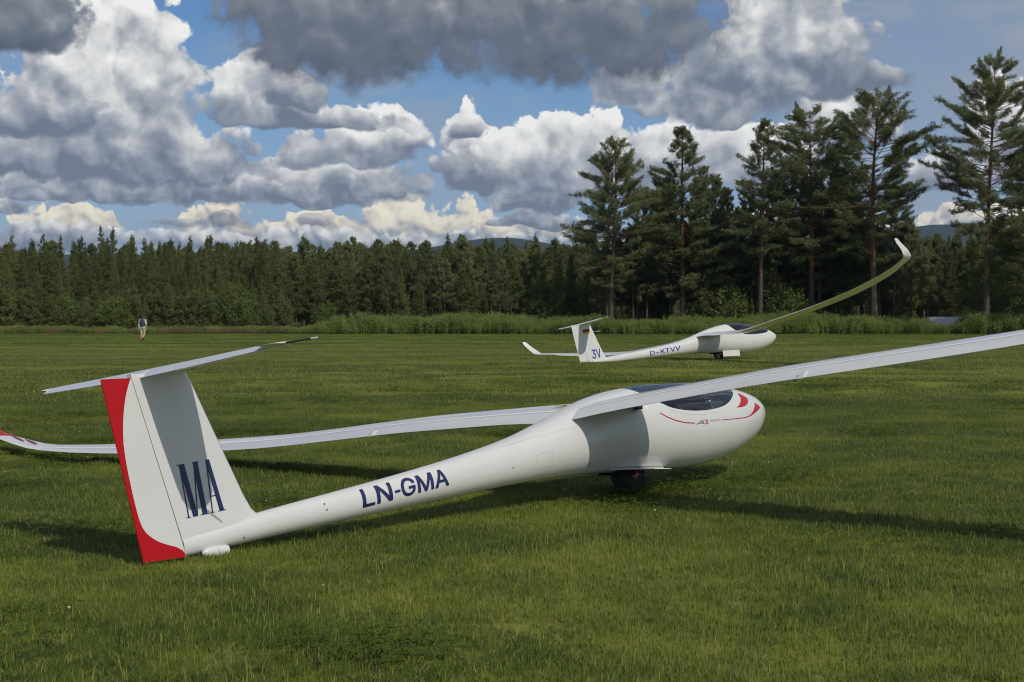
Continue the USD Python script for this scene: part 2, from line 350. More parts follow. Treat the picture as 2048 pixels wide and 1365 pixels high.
M_GRASS = leaf_mat('grass_blade', GRASS_COL, world_tone=True, trans=0.30, rough=0.45, spec=0.42, lift=1.6)
M_STRAW = leaf_mat('straw_blade', [(0, (0.216, 0.180, 0.079)), (1, (0.378, 0.324, 0.158))], trans=0.2, lift=1.0, spec=0.1)
M_FRESH = leaf_mat('fresh_blade', [(0, (0.175, 0.228, 0.036)), (1, (0.308, 0.341, 0.083))], trans=0.3, lift=1.2, spec=0.2)
M_CLOVER = leaf_mat('clover_leaf', [(0, (0.050, 0.095, 0.014)), (1, (0.095, 0.135, 0.018))], trans=0.25, lift=1.0, spec=0.06, rough=.8)
M_FLOWER = simple('clover_flower', (0.40, 0.40, 0.31), 0.8, 0.2)
def place_grass():
    r = np.random.default_rng(11)
    def area(y0, y1, step, jit):
        out = []
        y = y0
        while y < y1:
            half = 0.37 * y + 1.2 * step + 0.6
            xs = np.arange(-half, half, step)
            out.append(np.c_[xs, np.full(len(xs), y)])
            y += step
        p = np.vstack(out); return p + r.uniform(-jit, jit, p.shape)
    protos = [([(blades(5600, 1.15, 0.016, 0.046, 0.0045, s, lean=.8, tall=0.02, clump=0.03), M_GRASS), (blades(300, 1.15, 0.022, 0.055, 0.0035, s + 60, lean=1.3, tall=0.03), M_STRAW), (blades(260, 1.15, 0.035, 0.065, 0.0036, s + 80, lean=.8, tall=0.05), M_FRESH)], None) for s in (1, 2, 3, 4, 5)]
    near = area(4.6, 27, 0.95, 0.12)
    far_protos = [([(blades(5600, 3.4, 0.018, 0.046, 0.013, s, lean=.8, tall=0.02, clump=0.12), M_GRASS), (blades(420, 3.4, 0.03, 0.08, 0.009, s + 60, lean=.9), M_STRAW), (blades(420, 3.4, 0.04, 0.08, 0.009, s + 80, lean=.6), M_FRESH)], None) for s in (21, 22, 23)]
    mid = area(26.5, 80, 2.9, 0.3)
    vfar = [(blades(3400, 9.5, 0.025, 0.06, 0.04, s, lean=.7, tall=0.04, clump=0.5), M_GRASS) for s in (31, 32)]
    far = area(79, 154, 8.2, 0.6)
    allp = protos + far_protos + vfar
    pos = np.vstack([near, mid, far])
    idx = np.r_[r.integers(0, 5, len(near)), 5 + r.integers(0, 3, len(mid)), 8 + r.integers(0, 2, len(far))]
    z = ground_z(pos[:, 0], pos[:, 1])
    sc = np.ones((len(pos), 3)); sc[:, 2] = r.uniform(0.8, 1.2, len(pos))
    pi = instancer('/World/grass', allp, idx, np.c_[pos, z], r.uniform(0, 2 * np.pi, len(pos)), sc)
    tag(pi, 'mown green grass of the airfield with drier straw-coloured patches', 'grass', kind='stuff')
    cl = [(clover(150, 0.9, s), M_CLOVER) for s in (41, 42, 43)]
    c = r.uniform([-12, 6], [12, 32], (900, 2)); c = c[np.abs(c[:, 0]) < 0.37 * c[:, 1] + 0.5]
    dens = meshkit.fbm(np.c_[c / 2.2, np.full(len(c), 9.0)], 3, 8)
    c = c[dens > 0.60]
    pi = instancer('/World/clover', cl, r.integers(0, 3, len(c)), np.c_[c, ground_z(c[:, 0], c[:, 1])], r.uniform(0, 6.28, len(c)), r.uniform(0.8, 1.3, len(c)))
    tag(pi, 'dark green clover growing in patches through the grass', 'clover', kind='stuff')
    fl = c[r.integers(0, len(c), 110)] + r.normal(0, 0.5, (110, 2))
    ball = trimesh.creation.icosphere(1, 0.006)
    pi = instancer('/World/clover_flowers', [(ball, M_FLOWER)], np.zeros(len(fl), int), np.c_[fl, ground_z(fl[:, 0], fl[:, 1]) + r.uniform(0.05, 0.09, len(fl))], r.uniform(0, 6.28, len(fl)), r.uniform(0.7, 1.3, len(fl)))
    tag(pi, 'tiny white clover flowers scattered over the grass', 'flowers', kind='stuff')
place_grass()

# ------------------------------------------------------------------ gliders
from scipy.interpolate import PchipInterpolator
FUS = np.array([  # x, top, bottom, half width, height of greatest width (origin under the main wheel, x forward)
    (2.225, .598, .598, .000, .598), (2.212, .624, .568, .032, .597), (2.17, .660, .510, .071, .591), (2.07, .714, .432, .128, .582), (1.92, .768, .350, .188, .567), (1.68, .820, .268, .243, .548),
    (1.4, .865, .208, .285, .533), (1.1, .893, .175, .310, .526), (.8, .905, .162, .320, .528), (.5, .905, .165, .319, .536), (.2, .895, .178, .311, .542), (-.1, .868, .193, .295, .540),
    (-.4, .820, .205, .270, .525), (-.7, .745, .213, .236, .488), (-1.0, .660, .213, .201, .443), (-1.4, .560, .203, .162, .384), (-2., .456, .174, .128, .316), (-2.6, .376, .140, .108, .258),
    (-3.2, .306, .105, .092, .206), (-3.8, .238, .068, .078, .153), (-4.3, .172, .032, .053, .100), (-4.45, .150, .024, .036, .086)])[::-1]
FI = [PchipInterpolator(FUS[:, 0], FUS[:, k]) for k in range(1, 5)]
NE = 2.15
def set_fuselage(extra):
    """a fuselage with a taller cockpit"""
    T = FUS.copy(); T[:, 1] += extra * np.exp(-((T[:, 0] - .7) / 1.0) ** 2) * (T[:, 3] > 0.05)
    FI[:] = [PchipInterpolator(T[:, 0], T[:, k]) for k in range(1, 5)]
def fus_pt(x, t, grow=0.0):
    """point of the fuselage skin at station x and angle t (0 left, pi/2 top, pi right, 3pi/2 bottom)"""
    zt, zb, hw, zm = [f(x) for f in FI]
    c, s = np.cos(t), np.sin(t)
    y = (hw + grow) * np.sign(c) * np.abs(c) ** (2 / NE)
    z = zm + np.where(s > 0, zt - zm + grow, zm - zb + grow) * np.sign(s) * np.abs(s) ** (2 / NE)
    return np.stack([x + 0 * y, y, z], -1)
def fus_side(x, z, grow=0.002, sgn=-1):
    zt, zb, hw, zm = [f(x) for f in FI]
    q = np.clip(np.where(z > zm, (z - zm) / np.maximum(zt - zm, 1e-4), (zm - z) / np.maximum(zm - zb, 1e-4)), 0, 1)
    return np.stack([x, sgn * (hw * (1 - q ** NE) ** (1 / NE) + grow), z], -1)

def decal(poly, fn, size=0.02):
    """a flat drawing (shapely polygon in x, z) laid onto a surface; fn(x, z) -> points"""
    out = []
    for p in getattr(poly, 'geoms', [poly]):
        if p.is_empty: continue
        p = p.segmentize(size)
        v, f = trimesh.creation.triangulate_polygon(p, engine='earcut')
        v, f = trimesh.remesh.subdivide_to_size(np.c_[v, np.zeros(len(v))], f, size)
        out.append(trimesh.Trimesh(fn(v[:, 0], v[:, 1]), f, process=False))
    return cat(out)
def text_poly(text, bold=True):
    """letter shapes with capitals 1 unit tall, from the origin"""
    m = meshkit.text_mesh(text, 1.0, 0.1, bold)
    k = m.face_normals[:, 2] > 0.9
    tri = [Polygon(t) for t in m.vertices[m.faces[k]][:, :, :2]]
    return ops.unary_union([t.buffer(1e-4) for t in tri]).simplify(0.004)
def fit_text(poly, w, h):
    x0, y0, x1, y1 = poly.bounds
    return affinity.scale(affinity.translate(poly, -x0, -y0), w / (x1 - x0), h / (y1 - y0), origin=(0, 0))
def airfoil(n=26, t=0.13, camber=0.028):
    s = (1 - np.cos(np.linspace(0, np.pi, n))) / 2
    yt = 5 * t * (0.2969 * np.sqrt(s) - 0.126 * s - 0.3516 * s ** 2 + 0.2843 * s ** 3 - 0.1036 * s ** 4)
    p = 0.42
    yc = np.where(s < p, camber / p ** 2 * (2 * p * s - s ** 2), camber / (1 - p) ** 2 * (1 - 2 * p + 2 * p * s - s ** 2))
    return s, yc + yt, yc - yt
def wing_sections(path, hinge=0.77, flap_deg=14.0, inc=3.0):
    """path rows: y, z of the crest, xLE, xTE, thickness. Returns main loops, flap loops (each n x m x 3)."""
    path = np.asarray(path, float)
    d = np.gradient(path[:, :2], axis=0); d /= np.linalg.norm(d, axis=1, keepdims=True)
    sg = np.sign(path[:, 0].mean()); nrm = np.stack([-d[:, 1] * sg * sg, d[:, 0]], 1) * np.where(d[:, :1] < 0, -1, 1)
    mains, flaps = [], []
    for (y, z, xl, xt, th), n, inc_ in zip(path, nrm, np.broadcast_to(inc, len(path))):
        c = xl - xt
        s, up, lo = airfoil(30, th)
        tn = math.tan(math.radians(inc_))
        H = lambda s_, h: h - s_ * tn
        hu, hl = H(s, up), H(s, lo)
        iu, il = np.interp(hinge, s, hu), np.interp(hinge, s, hl)
        top = hu.max()
        m = s < hinge
        main = np.concatenate([np.c_[hinge, iu], np.c_[s[m], hu[m]][::-1], np.c_[s[m], hl[m]][1:], np.c_[hinge, il]])
        f = s > hinge + 0.015
        ga = hinge + 0.0025
        gu, gl = np.interp(ga, s, hu) - 0.0002, np.interp(ga, s, hl) + 0.0015
        fl = np.concatenate([np.c_[ga, gl], np.c_[ga, gu], np.c_[s[f], hu[f]], np.c_[1.0, H(1.0, lo[-1]) - 0.004], np.c_[s[f], hl[f]][::-1][1:]])
        a = math.radians(np.interp(abs(y), np.abs(path[:, 0]), np.broadcast_to(flap_deg, len(path)))); r = fl - [hinge, iu]
        fl = np.c_[hinge + r[:, 0] * math.cos(a) + r[:, 1] * math.sin(a), iu - r[:, 0] * math.sin(a) + r[:, 1] * math.cos(a)]
        place = lambda q: np.stack([xl - q[:, 0] * c, y + n[0] * (q[:, 1] - top) * c, z + n[1] * (q[:, 1] - top) * c], -1)
        mains.append(place(main)); flaps.append(place(fl))
    return np.array(mains), np.array(flaps)
def resample(path, ys):
    path = np.asarray(path, float); a = np.abs(path[:, 0])
    return np.stack([ys * np.sign(path[-1, 0])] + [PchipInterpolator(a, path[:, k])(ys) for k in range(1, path.shape[1])], 1)

def gelcoat():
    g = Graph()
    pos = g.node('texture_coordinate', 'object')
    n = g.node('noise_texture', 'fac', vector=pos, scale=2.2, detail=5.0, roughness=0.6)
    sp = g.node('noise_texture', 'fac', vector=pos, scale=38.0, detail=2.0, roughness=0.5)
    c = ramp(g, (n * 0.75 + sp * 0.25).sat(), [(0.3, (0.60, 0.595, 0.57)), (0.6, (0.63, 0.625, 0.605))])
    r = n.lin(0.3, 0.7, 0.20, 0.30)
    wav = g.node('noise_texture', 'fac', vector=pos, scale=3.0, detail=1.0)
    b = g.node('bump', 'normal', height=wav, strength=0.10, distance=0.02)
    return finish(g, '/World/Looks/white_gelcoat', surface=g.node('principled_bsdf', 'BSDF', base_color=c, roughness=r, specular_ior_level=0.5, normal=b, coat_weight=0.35, coat_roughness=0.06))
def glazing(name, tint):
    g = Graph()
    tr = g.node('transparent_bsdf', 'BSDF', color=tint)
    gl = g.node('glossy_bsdf', 'BSDF', color=(0.9, 0.95, 1.0), roughness=0.02)
    f = g.node('fresnel', 'fac', IOR=1.49)
    return finish(g, '/World/Looks/' + name, surface=g.node('mix_closure', 'closure', fac=(f * 1.25).sat(), closure1=tr, closure2=gl))
M_WHITE = gelcoat()
M_RED = simple('red_gelcoat', (0.42, 0.002, 0.006), 0.35, 0.35)
M_MAROON = simple('maroon_film', (0.20, 0.012, 0.04), 0.35)
M_NAVY = simple('navy_film', (0.012, 0.020, 0.085), 0.32)
M_BLUE = simple('blue_film', (0.022, 0.030, 0.26), 0.35)
M_INK = simple('black_film', (0.012, 0.013, 0.016), 0.35)
M_GREYINK = simple('grey_film', (0.33, 0.34, 0.36), 0.4)
M_GOLD = simple('gold_film', (0.75, 0.45, 0.10), 0.4)
M_RUBBER = simple('tyre_rubber', (0.024, 0.024, 0.025), 0.7, 0.35)
M_RIM = simple('red_rim', (0.25, 0.012, 0.014), 0.4)
M_TRIM = simple('cockpit_trim', (0.06, 0.064, 0.07), 0.75, 0.3)
M_SEAT = simple('seat_cloth', (0.16, 0.16, 0.17), 0.9, 0.2)
M_METAL = simple('bare_metal', (0.62, 0.62, 0.63), 0.25, 0.5, 1.0)
M_CARBON = simple('black_probe', (0.015, 0.015, 0.015), 0.4)
M_DARK = simple('dark_well', (0.02, 0.02, 0.02), 0.9, 0.1)
M_SEAM = simple('seam_filler', (0.56, 0.55, 0.53), 0.6)
M_TAPE = simple('seal_tape', (0.78, 0.78, 0.77), 0.35)
M_YELLOW = simple('yellow_tape', (0.62, 0.42, 0.06), 0.6)
M_PANE = glazing('canopy_glass', (0.66, 0.76, 0.76))

def hull_of(pts): return trimesh.convex.convex_hull(np.asarray(pts, float))
def revolve_y(prof, at, n=40):
    """prof rows: radius, y"""
    a = np.linspace(0, 2 * np.pi, n, endpoint=False); prof = np.asarray(prof, float)
    P = np.stack([np.stack([at[0] + r * np.cos(a), np.full(n, at[1] + y), at[2] + r * np.sin(a)], -1) for r, y in prof])
    return loft(P)

def build_glider(G, spec):
    """all parts of one sailplane, in its own axes"""
    # ---- fuselage with the canopy opening
    cx, cz = np.asarray(spec['canopy'], float).T
    zc = PchipInterpolator(cx, cz); x0, x1 = cx[0], cx[-1]
    u = np.linspace(0, 1, 61); xc = x0 + (x1 - x0) * (1 - np.cos(u * np.pi)) / 2
    xs = np.unique(np.round(np.r_[np.linspace(-4.45, x0, 90), xc, x1 + (2.225 - x1) * (1 - (1 - np.linspace(0, 1, 36)) ** 2)], 5))
    def open_angle(x):
        zt, zb, hw, zm = [f(x) for f in FI]
        q = np.clip((zc(np.clip(x, x0, x1)) - zm) / (zt - zm), 0, 1)
        th = np.arcsin(np.clip(q, 0, 1) ** (NE / 2))
        return np.where((x > x0 + 1e-5) & (x < x1 - 1e-5), th, np.pi / 2)
    xs[-1] = 2.2249
    th = open_angle(xs)
    k = np.linspace(0, 1, 97)
    A = (np.pi - th)[:, None] + (np.pi + 2 * th)[:, None] * k[None]
    shell = loft(fus_pt(xs[:, None] + 0 * A, A), closed=False, caps=False)
    shell.merge_vertices(); shell.update_faces(shell.nondegenerate_faces()); shell.fix_normals()
    f = obj('fuselage', shell, M_WHITE, G, smooth=50)
    thc = open_angle(xc)
    A = thc[:, None] + (np.pi - 2 * thc)[:, None] * np.linspace(0, 1, 41)[None]
    can = loft(fus_pt(xc[:, None] + 0 * A, A), closed=False, caps=False)
    can.merge_vertices(); can.update_faces(can.nondegenerate_faces())
    if can.face_normals[:, 2].mean() < 0: can.invert()
    c = obj('canopy', can, M_PANE, G, smooth=True, label='tinted clear canopy over the cockpit')
    rim = np.vstack([fus_pt(xc, thc), fus_pt(xc[::-1], np.pi - thc[::-1])[1:-1]])
    rim = np.vstack([rim, rim[:2]])
    obj('canopy_frame', tube(rim, 0.0065, 6, False), M_TRIM, c, smooth=True)
    # ---- cockpit
    xi = np.linspace(x0 + 0.05, x1 - 0.03, 40); ti = np.minimum(open_angle(xi), 1.5)
    A = (np.pi - ti)[:, None] + (np.pi + 2 * ti)[:, None] * np.linspace(0, 1, 41)[None]
    Pt = fus_pt(xi[:, None] + 0 * A, A, -0.02)
    tub = loft(Pt, False, False)
    obj('cockpit_tub', tub, M_TRIM, G, smooth=True)
    ends = []
    for xe in (xi[0], xi[-1]):
        t = np.linspace(0, 2 * np.pi, 40, endpoint=False); P = fus_pt(np.full(40, xe), t, -0.022)
        ends.append(P)
    seat = loft(np.stack([np.stack([np.array([xx, yy, zz]) for yy in np.linspace(-.2, .2, 9)]) + np.c_[np.zeros(9), np.zeros(9), 0.25 * np.linspace(-.2, .2, 9) ** 2 * 4]
                          for xx, zz in ((.15, .78), (.22, .66), (.32, .50), (.45, .38), (.62, .32), (.85, .32), (1.0, .37))]), False, False)
    obj('seat', cat([seat, trimesh.Trimesh(seat.vertices - [0, 0, 0.02], seat.faces[:, ::-1])]), M_SEAT, G, smooth=True)
    obj('headrest', rbox(0.10, 0.20, 0.14, 0.035, (0.17, 0, 0.775)), M_SEAT, G, smooth=40)
    panel = hull_of([(1.22, y, z) for y in (-.14, .14) for z in (.42, .62)] + [(1.20, y, .72) for y in (-.10, .10)] + [(1.40, y, z) for y in (-.12, .12) for z in (.45, .70)])
    p = obj('instrument_panel', panel, M_TRIM, G)
    for i, (yy, zz) in enumerate(((-.06, .65), (.06, .65), (0, .56))):
        dial = trimesh.creation.cylinder(0.032, 0.012, sections=20); dial.apply_transform(trimesh.transformations.rotation_matrix(np.pi / 2, [0, 1, 0])); dial.apply_translation((1.205, yy, zz))
        obj('dial', dial, M_INK, p)
    obj('handle', cat([tube([(.98, -.255, .60), (1.0, -.262, .66), (.97, -.262, .70)], 0.012, 8), trimesh.creation.icosphere(2, 0.02).apply_translation((.97, -.262, .705))]), M_METAL, G, smooth=True)
    # ---- fin and rudder
    zs = np.array([.06, .10, .14, .18, .215, .26, .35, .5, .7, .9, 1.05, 1.135])
    le = np.interp(zs, [.06, .10, .14, .18, .215, .26, .35, 1.15], [-4.20, -3.95, -3.80, -3.785, -3.84, -3.893, -3.945, -4.30])
    te = np.interp(zs, [.02, 1.15], [-4.715, -4.905]); hg = np.interp(zs, [.02, 1.15], [-4.43, -4.715])
    s, up, _ = airfoil(34, 0.105, 0.0)
    fin, rud = [], []
    def half(zz):
        i = lambda a: np.interp(zz, zs, a)
        return i(le), i(te), i(hg)
    for z, l, t, h in zip(zs, le, te, hg):
        c_ = l - t; hs = (l - h) / c_
        ss = np.r_[s[s < hs - .004], hs - .004]; y = np.interp(ss, s, up) * c_ * (1.0 if z > .3 else 1.0)
        fin.append(np.concatenate([np.c_[l - ss * c_, y, np.full(len(ss), z)][::-1], np.c_[l - ss * c_, -y, np.full(len(ss), z)][1:]]))
    obj('fin', loft(np.array([np.concatenate([f_[np.linspace(0, len(f_) - 1, 61).astype(int)]]) if False else f_ for f_ in _same(fin)])), M_WHITE, G, smooth=45)
    zr = np.array([.02, .06, .2, .4, .6, .8, 1.0, 1.112])
    for z in zr:
        l, t, h = np.interp(z, [.02, .26, .35, 1.15], [-3.70, -3.893, -3.945, -4.30]), np.interp(z, [.02, 1.15], [-4.715, -4.905]), np.interp(z, [.02, 1.15], [-4.43, -4.715])
        c_ = l - t; hs = (l - h) / c_; ss = np.r_[hs + .004, s[s > hs + .012]]; y = np.interp(ss, s, up) * c_; y[-1] = .0015
        rud.append(np.concatenate([np.c_[l - ss * c_, y, np.full(len(ss), z)], np.c_[l - ss * c_, -y, np.full(len(ss), z)][::-1]]))
    r_ = obj('rudder', loft(_same(rud)), M_WHITE, G, smooth=45)
    def fin_side(x, z, grow=0.0018, sgn=-1):
        l = np.interp(z, [.02, .26, .35, 1.15], [-3.70, -3.893, -3.945, -4.30]); t = np.interp(z, [.02, 1.15], [-4.715, -4.905])
        q = (l - x) / (l - t)
        return np.stack([x, sgn * (np.interp(q, s, up) * (l - t) + grow), z], -1)
    # ---- tailplane
    tp = np.array([(0, 1.150, -4.290, -4.665, .10), (.5, 1.152, -4.335, -4.655, .10), (.95, 1.156, -4.385, -4.64, .10), (1.08, 1.157, -4.405, -4.63, .10), (1.15, 1.158, -4.44, -4.615, .10), (1.19, 1.158, -4.485, -4.60, .09)])
    HT, EL = 0.70, spec.get('elevator_deg', 17)
    both = np.vstack([tp[::-1] * [-1, 1, 1, 1, 1], tp[1:]])
    def seat_tail(P):
        P = np.asarray(P, float).copy(); dx = P[..., 0] + 4.66
        P[..., 2] += 0.045 * dx                                # trimmed a little nose up
        P[..., 0] -= spec.get('tail_skew', 0.0) * P[..., 1]; return P
    secs, els = [], []
    s3, u3, l3 = airfoil(24, .10, .004)
    for y, z, xl, xt, th_ in both:
        c_ = xl - xt; full = abs(y) > 1.075
        h_ = 1.0 if full else HT
        m = s3 <= h_
        a_u = np.c_[s3[m], u3[m]]; a_l = np.c_[s3[m], l3[m]]
        if not full: a_u = np.vstack([a_u, [HT, np.interp(HT, s3, u3)]]); a_l = np.vstack([a_l, [HT, np.interp(HT, s3, l3)]])
        lp = np.concatenate([a_u[::-1], a_l[1:]])
        secs.append(np.stack([xl - lp[:, 0] * c_, np.full(len(lp), y), z + lp[:, 1] * c_], -1))
    secs = _same(secs)
    # step at the elevator ends: keep the fixed tips as bodies of their own
    n_t = 2
    core = [i for i, r in enumerate(both) if abs(r[0]) <= 1.09]
    tip_l = [i for i, r in enumerate(both) if r[0] < -1.079]; tip_r = [i for i, r in enumerate(both) if r[0] > 1.079]
    def stab_loop(y, z, xl, xt, h_):
        c_ = xl - xt; m = s3 < h_
        a_u = np.vstack([np.c_[s3[m], u3[m]], [h_, np.interp(h_, s3, u3)]]); a_l = np.vstack([np.c_[s3[m], l3[m]], [h_, np.interp(h_, s3, l3)]])
        lp = np.concatenate([a_u[::-1], a_l[1:]]); return np.stack([xl - lp[:, 0] * c_, np.full(len(lp), y), z + lp[:, 1] * c_], -1)
    bodies = [loft(seat_tail(_same([stab_loop(y, z, a, b, HT) for y, z, a, b, _ in both if abs(y) <= 1.09])))]
    for sg in (-1, 1):
        bodies.append(loft(seat_tail(_same([stab_loop(sg * abs(y), z, a, b, 1.0) for y, z, a, b, _ in tp if y >= 1.07]))))
    tail = obj('tailplane', cat(bodies), M_WHITE, G, smooth=45)
    for sg in (-1, 1):
        rows = []
        for y, z, xl, xt, _ in tp:
            if y > 1.08: continue
            y = min(max(y, 0.012), 1.072)
            c_ = xl - xt; f_ = s3 > HT + .01
            lp = np.concatenate([[[HT + .008, np.interp(HT, s3, l3) + .002], [HT + .008, np.interp(HT, s3, u3) - .001]], np.c_[s3[f_], u3[f_]], [[1.0, -.006]], np.c_[s3[f_], l3[f_]][::-1][1:]])
            hz = np.interp(HT, s3, u3); a = math.radians(EL); r0 = lp - [HT, hz]
            lp = np.c_[HT + r0[:, 0] * math.cos(a) + r0[:, 1] * math.sin(a), hz - r0[:, 0] * math.sin(a) + r0[:, 1] * math.cos(a)]
            rows.append(np.stack([xl - lp[:, 0] * c_, np.full(len(lp), sg * y), z + lp[:, 1] * c_], -1))
        obj('elevator', loft(seat_tail(_same(rows))), M_WHITE, G, smooth=45)
    # ---- wings
    for side in ('right', 'left'):
        sg = -1 if side == 'right' else 1
        path = np.asarray(spec[side], float).copy(); path[:, 0] *= 1
        a0 = abs(path[:, 0])
        ymain = spec.get('tip_joint', 7.9)
        ys = np.unique(np.r_[np.linspace(a0[0], 0.7, 8), np.linspace(0.7, ymain, 28)])
        full = resample(path, ys)
        # root fairing: the chord grows aft and the section thickens where the wing meets the body
        w = np.clip((0.75 - ys) / 0.55, 0, 1) ** 2
        full[:, 3] -= 0.03 * w; full[:, 2] += 0.04 * w
        mains, flaps = wing_sections(full, 0.77, spec.get('flap_deg', 14.0))
        wg = obj('wing', loft(mains), M_WHITE, G, smooth=38, label=f'{side} wing' )
        cut = spec.get('flap_cut', 4.6)
        i0 = np.searchsorted(ys, 0.52); i1 = np.searchsorted(ys, cut)
        rootf = loft(flaps[:i0 + 1]); obj('root_fairing', rootf, M_WHITE, wg, smooth=38)
        obj('flap', loft(_trim_ends(flaps[i0:i1 + 1], 0.003)), M_WHITE, wg, smooth=38)
        obj('aileron', loft(_trim_ends(flaps[i1:], 0.003)), M_WHITE, wg, smooth=38)
        hp = mains[:, 0]; hd = mains[:, 1] - hp; hd /= np.linalg.norm(hd, axis=1, keepdims=True); up_ = np.array([0, 0, .0018])
        fd = flaps[:, 2] - flaps[:, 1]; fd /= np.linalg.norm(fd, axis=1, keepdims=True)
        obj('seal_tape', loft(np.stack([hp + hd * .016 + up_, hp + up_, hp + fd * .012 + up_], 1), False, False), M_TAPE, wg, smooth=True)
        tip = np.asarray(spec[side + '_tip'], float)
        tm, tf = wing_sections(tip, 0.77, np.clip(np.linspace(1, -1.2, len(tip)), 0, 1) * spec.get('flap_deg', 14.0), np.linspace(3.0, 1.5, len(tip)))
        wl = np.concatenate([tm[:, :-1], tf[:, ::-1][:, :0]], 1)
        wlet = obj('winglet', cat([loft(tm), loft(tf)]), M_WHITE, wg, smooth=38)
        spec.setdefault('tips', {})[side] = (tip, wlet)
        # flap drive fairing standing on the wing near its trailing edge
        for yf in spec.get('fairings', [2.2]):
            q = resample(path, np.array([yf]))[0]; c_ = q[2] - q[3]; zt = q[1]
            x_h, x_e = q[2] - 0.70 * c_, q[3] + 0.012
            zb_, ze = zt - 0.012 * c_ * 4, zt - 0.155 * c_ - 0.02
            x_h = q[3] + .21; zh = zt - .085 * c_
            v = [(x_h, q[0] - .03, zh - .03), (x_h, q[0] + .03, zh - .03), (x_h - .05, q[0] - .032, zh - .008), (x_h - .05, q[0] + .032, zh - .008),
                 (x_e + .03, q[0] - .026, ze + .040), (x_e + .03, q[0] + .026, ze + .040), (x_e, q[0] - .022, ze), (x_e, q[0] + .022, ze)]
            obj('drive_fairing', hull_of(v), M_WHITE, wg, smooth=20)
    # ---- undercarriage
    wy = spec.get('wheel_w', 0.075)
    wheel = obj('main_wheel', revolve_y([(.02, -.075), (.05, -.075), (.05, .075), (.02, .075)], (.04, 0, .175)), M_RIM, G, smooth=40)
    obj('tyre', revolve_y([(.105, -wy * .8), (.135, -wy), (.165, -wy * .72), (.176, 0), (.165, wy * .72), (.135, wy), (.105, wy * .8)], (.04, 0, .175)), M_RUBBER, wheel, smooth=40)
    obj('rim', revolve_y([(.03, -.05), (.09, -.046), (.107, -.055), (.107, .055), (.09, .046), (.03, .05)], (.04, 0, .175)), M_RIM, wheel, smooth=30)
    obj('wheel_well', rbox(.56, .24, .06, .02, (.12, 0, .222)), M_DARK, G)
    obj('wheel_fork', cat([tube([(-.22, sy, .20), (-.08, sy, .19), (0, sy, .175)], .018, 8) for sy in (-.09, .09)] + [tube([(.18, 0.0, .24), (.10, .0, .22), (0, .08, .18)], .014, 8)]), M_DARK, G, smooth=True)
    return dict(fuselage=f, rudder=r_, fin_side=fin_side, tail=tail)
def _same(rows):
    """resample loops to the same number of points"""
    n = max(len(r) for r in rows); out = []
    for r in rows:
        r = np.asarray(r, float)
        if len(r) != n:
            d = np.r_[0, np.cumsum(np.linalg.norm(np.diff(r, axis=0), axis=1))]; u = np.linspace(0, d[-1], n)
            r = np.stack([np.interp(u, d, r[:, k]) for k in range(3)], 1)
        out.append(r)
    return np.array(out)
def _trim_ends(P, gap):
    P = P.copy(); d = P[1] - P[0]; P[0] += d * gap / np.linalg.norm(d[0]); d = P[-2] - P[-1]; P[-1] += d * gap / np.linalg.norm(d[0]); return P
def pose(yaw, roll, at):
    fw = np.array([math.sin(yaw), math.cos(yaw), 0]); lf = np.array([-math.cos(yaw), math.sin(yaw), 0]); up = np.array([0, 0, 1.0])
    M = np.eye(4); M[:3, 0] = fw; M[:3, 1] = lf * math.cos(roll) - up * math.sin(roll); M[:3, 2] = up * math.cos(roll) + lf * math.sin(roll); M[:3, 3] = at
    return M

# ---- the near glider
CREST = [(.12, .792), (.5, .808), (1.0, .828), (2.0, .860), (3.5, .872), (5.0, .925), (6.95, 1.035), (7.9, 1.105)]
CHORD = [(.12, -.08, -.80, .135), (.5, -.08, -.795, .135), (1.0, -.08, -.795, .135), (2.0, -.08, -.79, .132), (3.5, -.10, -.762, .128), (5.0, -.13, -.728, .125), (6.95, -.22, -.668, .12), (7.9, -.33, -.625, .115)]
def side_path(sg, crest=CREST, chord=CHORD): return [(sg * a[0], a[1], c[1], c[2], c[3]) for a, c in zip(crest, chord)]
TIP = [(7.905, 1.105, -.33, -.625, .115), (8.2, 1.150, -.355, -.635, .11), (8.5, 1.222, -.385, -.645, .105), (8.73, 1.285, -.415, -.655, .10), (8.95, 1.355, -.45, -.67, .10), (9.09, 1.44, -.51, -.70, .095), (9.16, 1.57, -.58, -.73, .09), (9.19, 1.68, -.64, -.74, .08)]
CANOPY = [(.030, .893), (.042, .862), (.07, .83), (.14, .775), (.268, .711), (.34, .682), (.43, .662), (.55, .646), (.70, .634), (.85, .633), (1.0, .641), (1.14, .658), (1.27, .690), (1.37, .728), (1.444, .762), (1.52, .805), (1.565, .832), (1.585, .838)]
CREST_L = [(a, z + .030 * max(0, (a - 3) / 4.9) ** 2) for a, z in CREST]
TIP_L = [(t[0], t[1] + .03, *t[2:]) for t in TIP]
A_SPEC = dict(canopy=CANOPY, right=side_path(-1), left=side_path(1, CREST_L), right_tip=[(-a[0], *a[1:]) for a in TIP], left_tip=TIP_L, flap_deg=13.0, elevator_deg=21, tail_skew=0.018)
MA = pose(0.7214, 0.1439, (0.9566, 12.1215, 0.0))
GA = thing('glider', 'near white glider with red-edged rudder and tall navy letters MA on its fin', 'glider', M=MA, group='gliders parked on the grass')
A = build_glider(GA, A_SPEC)
fin_side = A['fin_side']
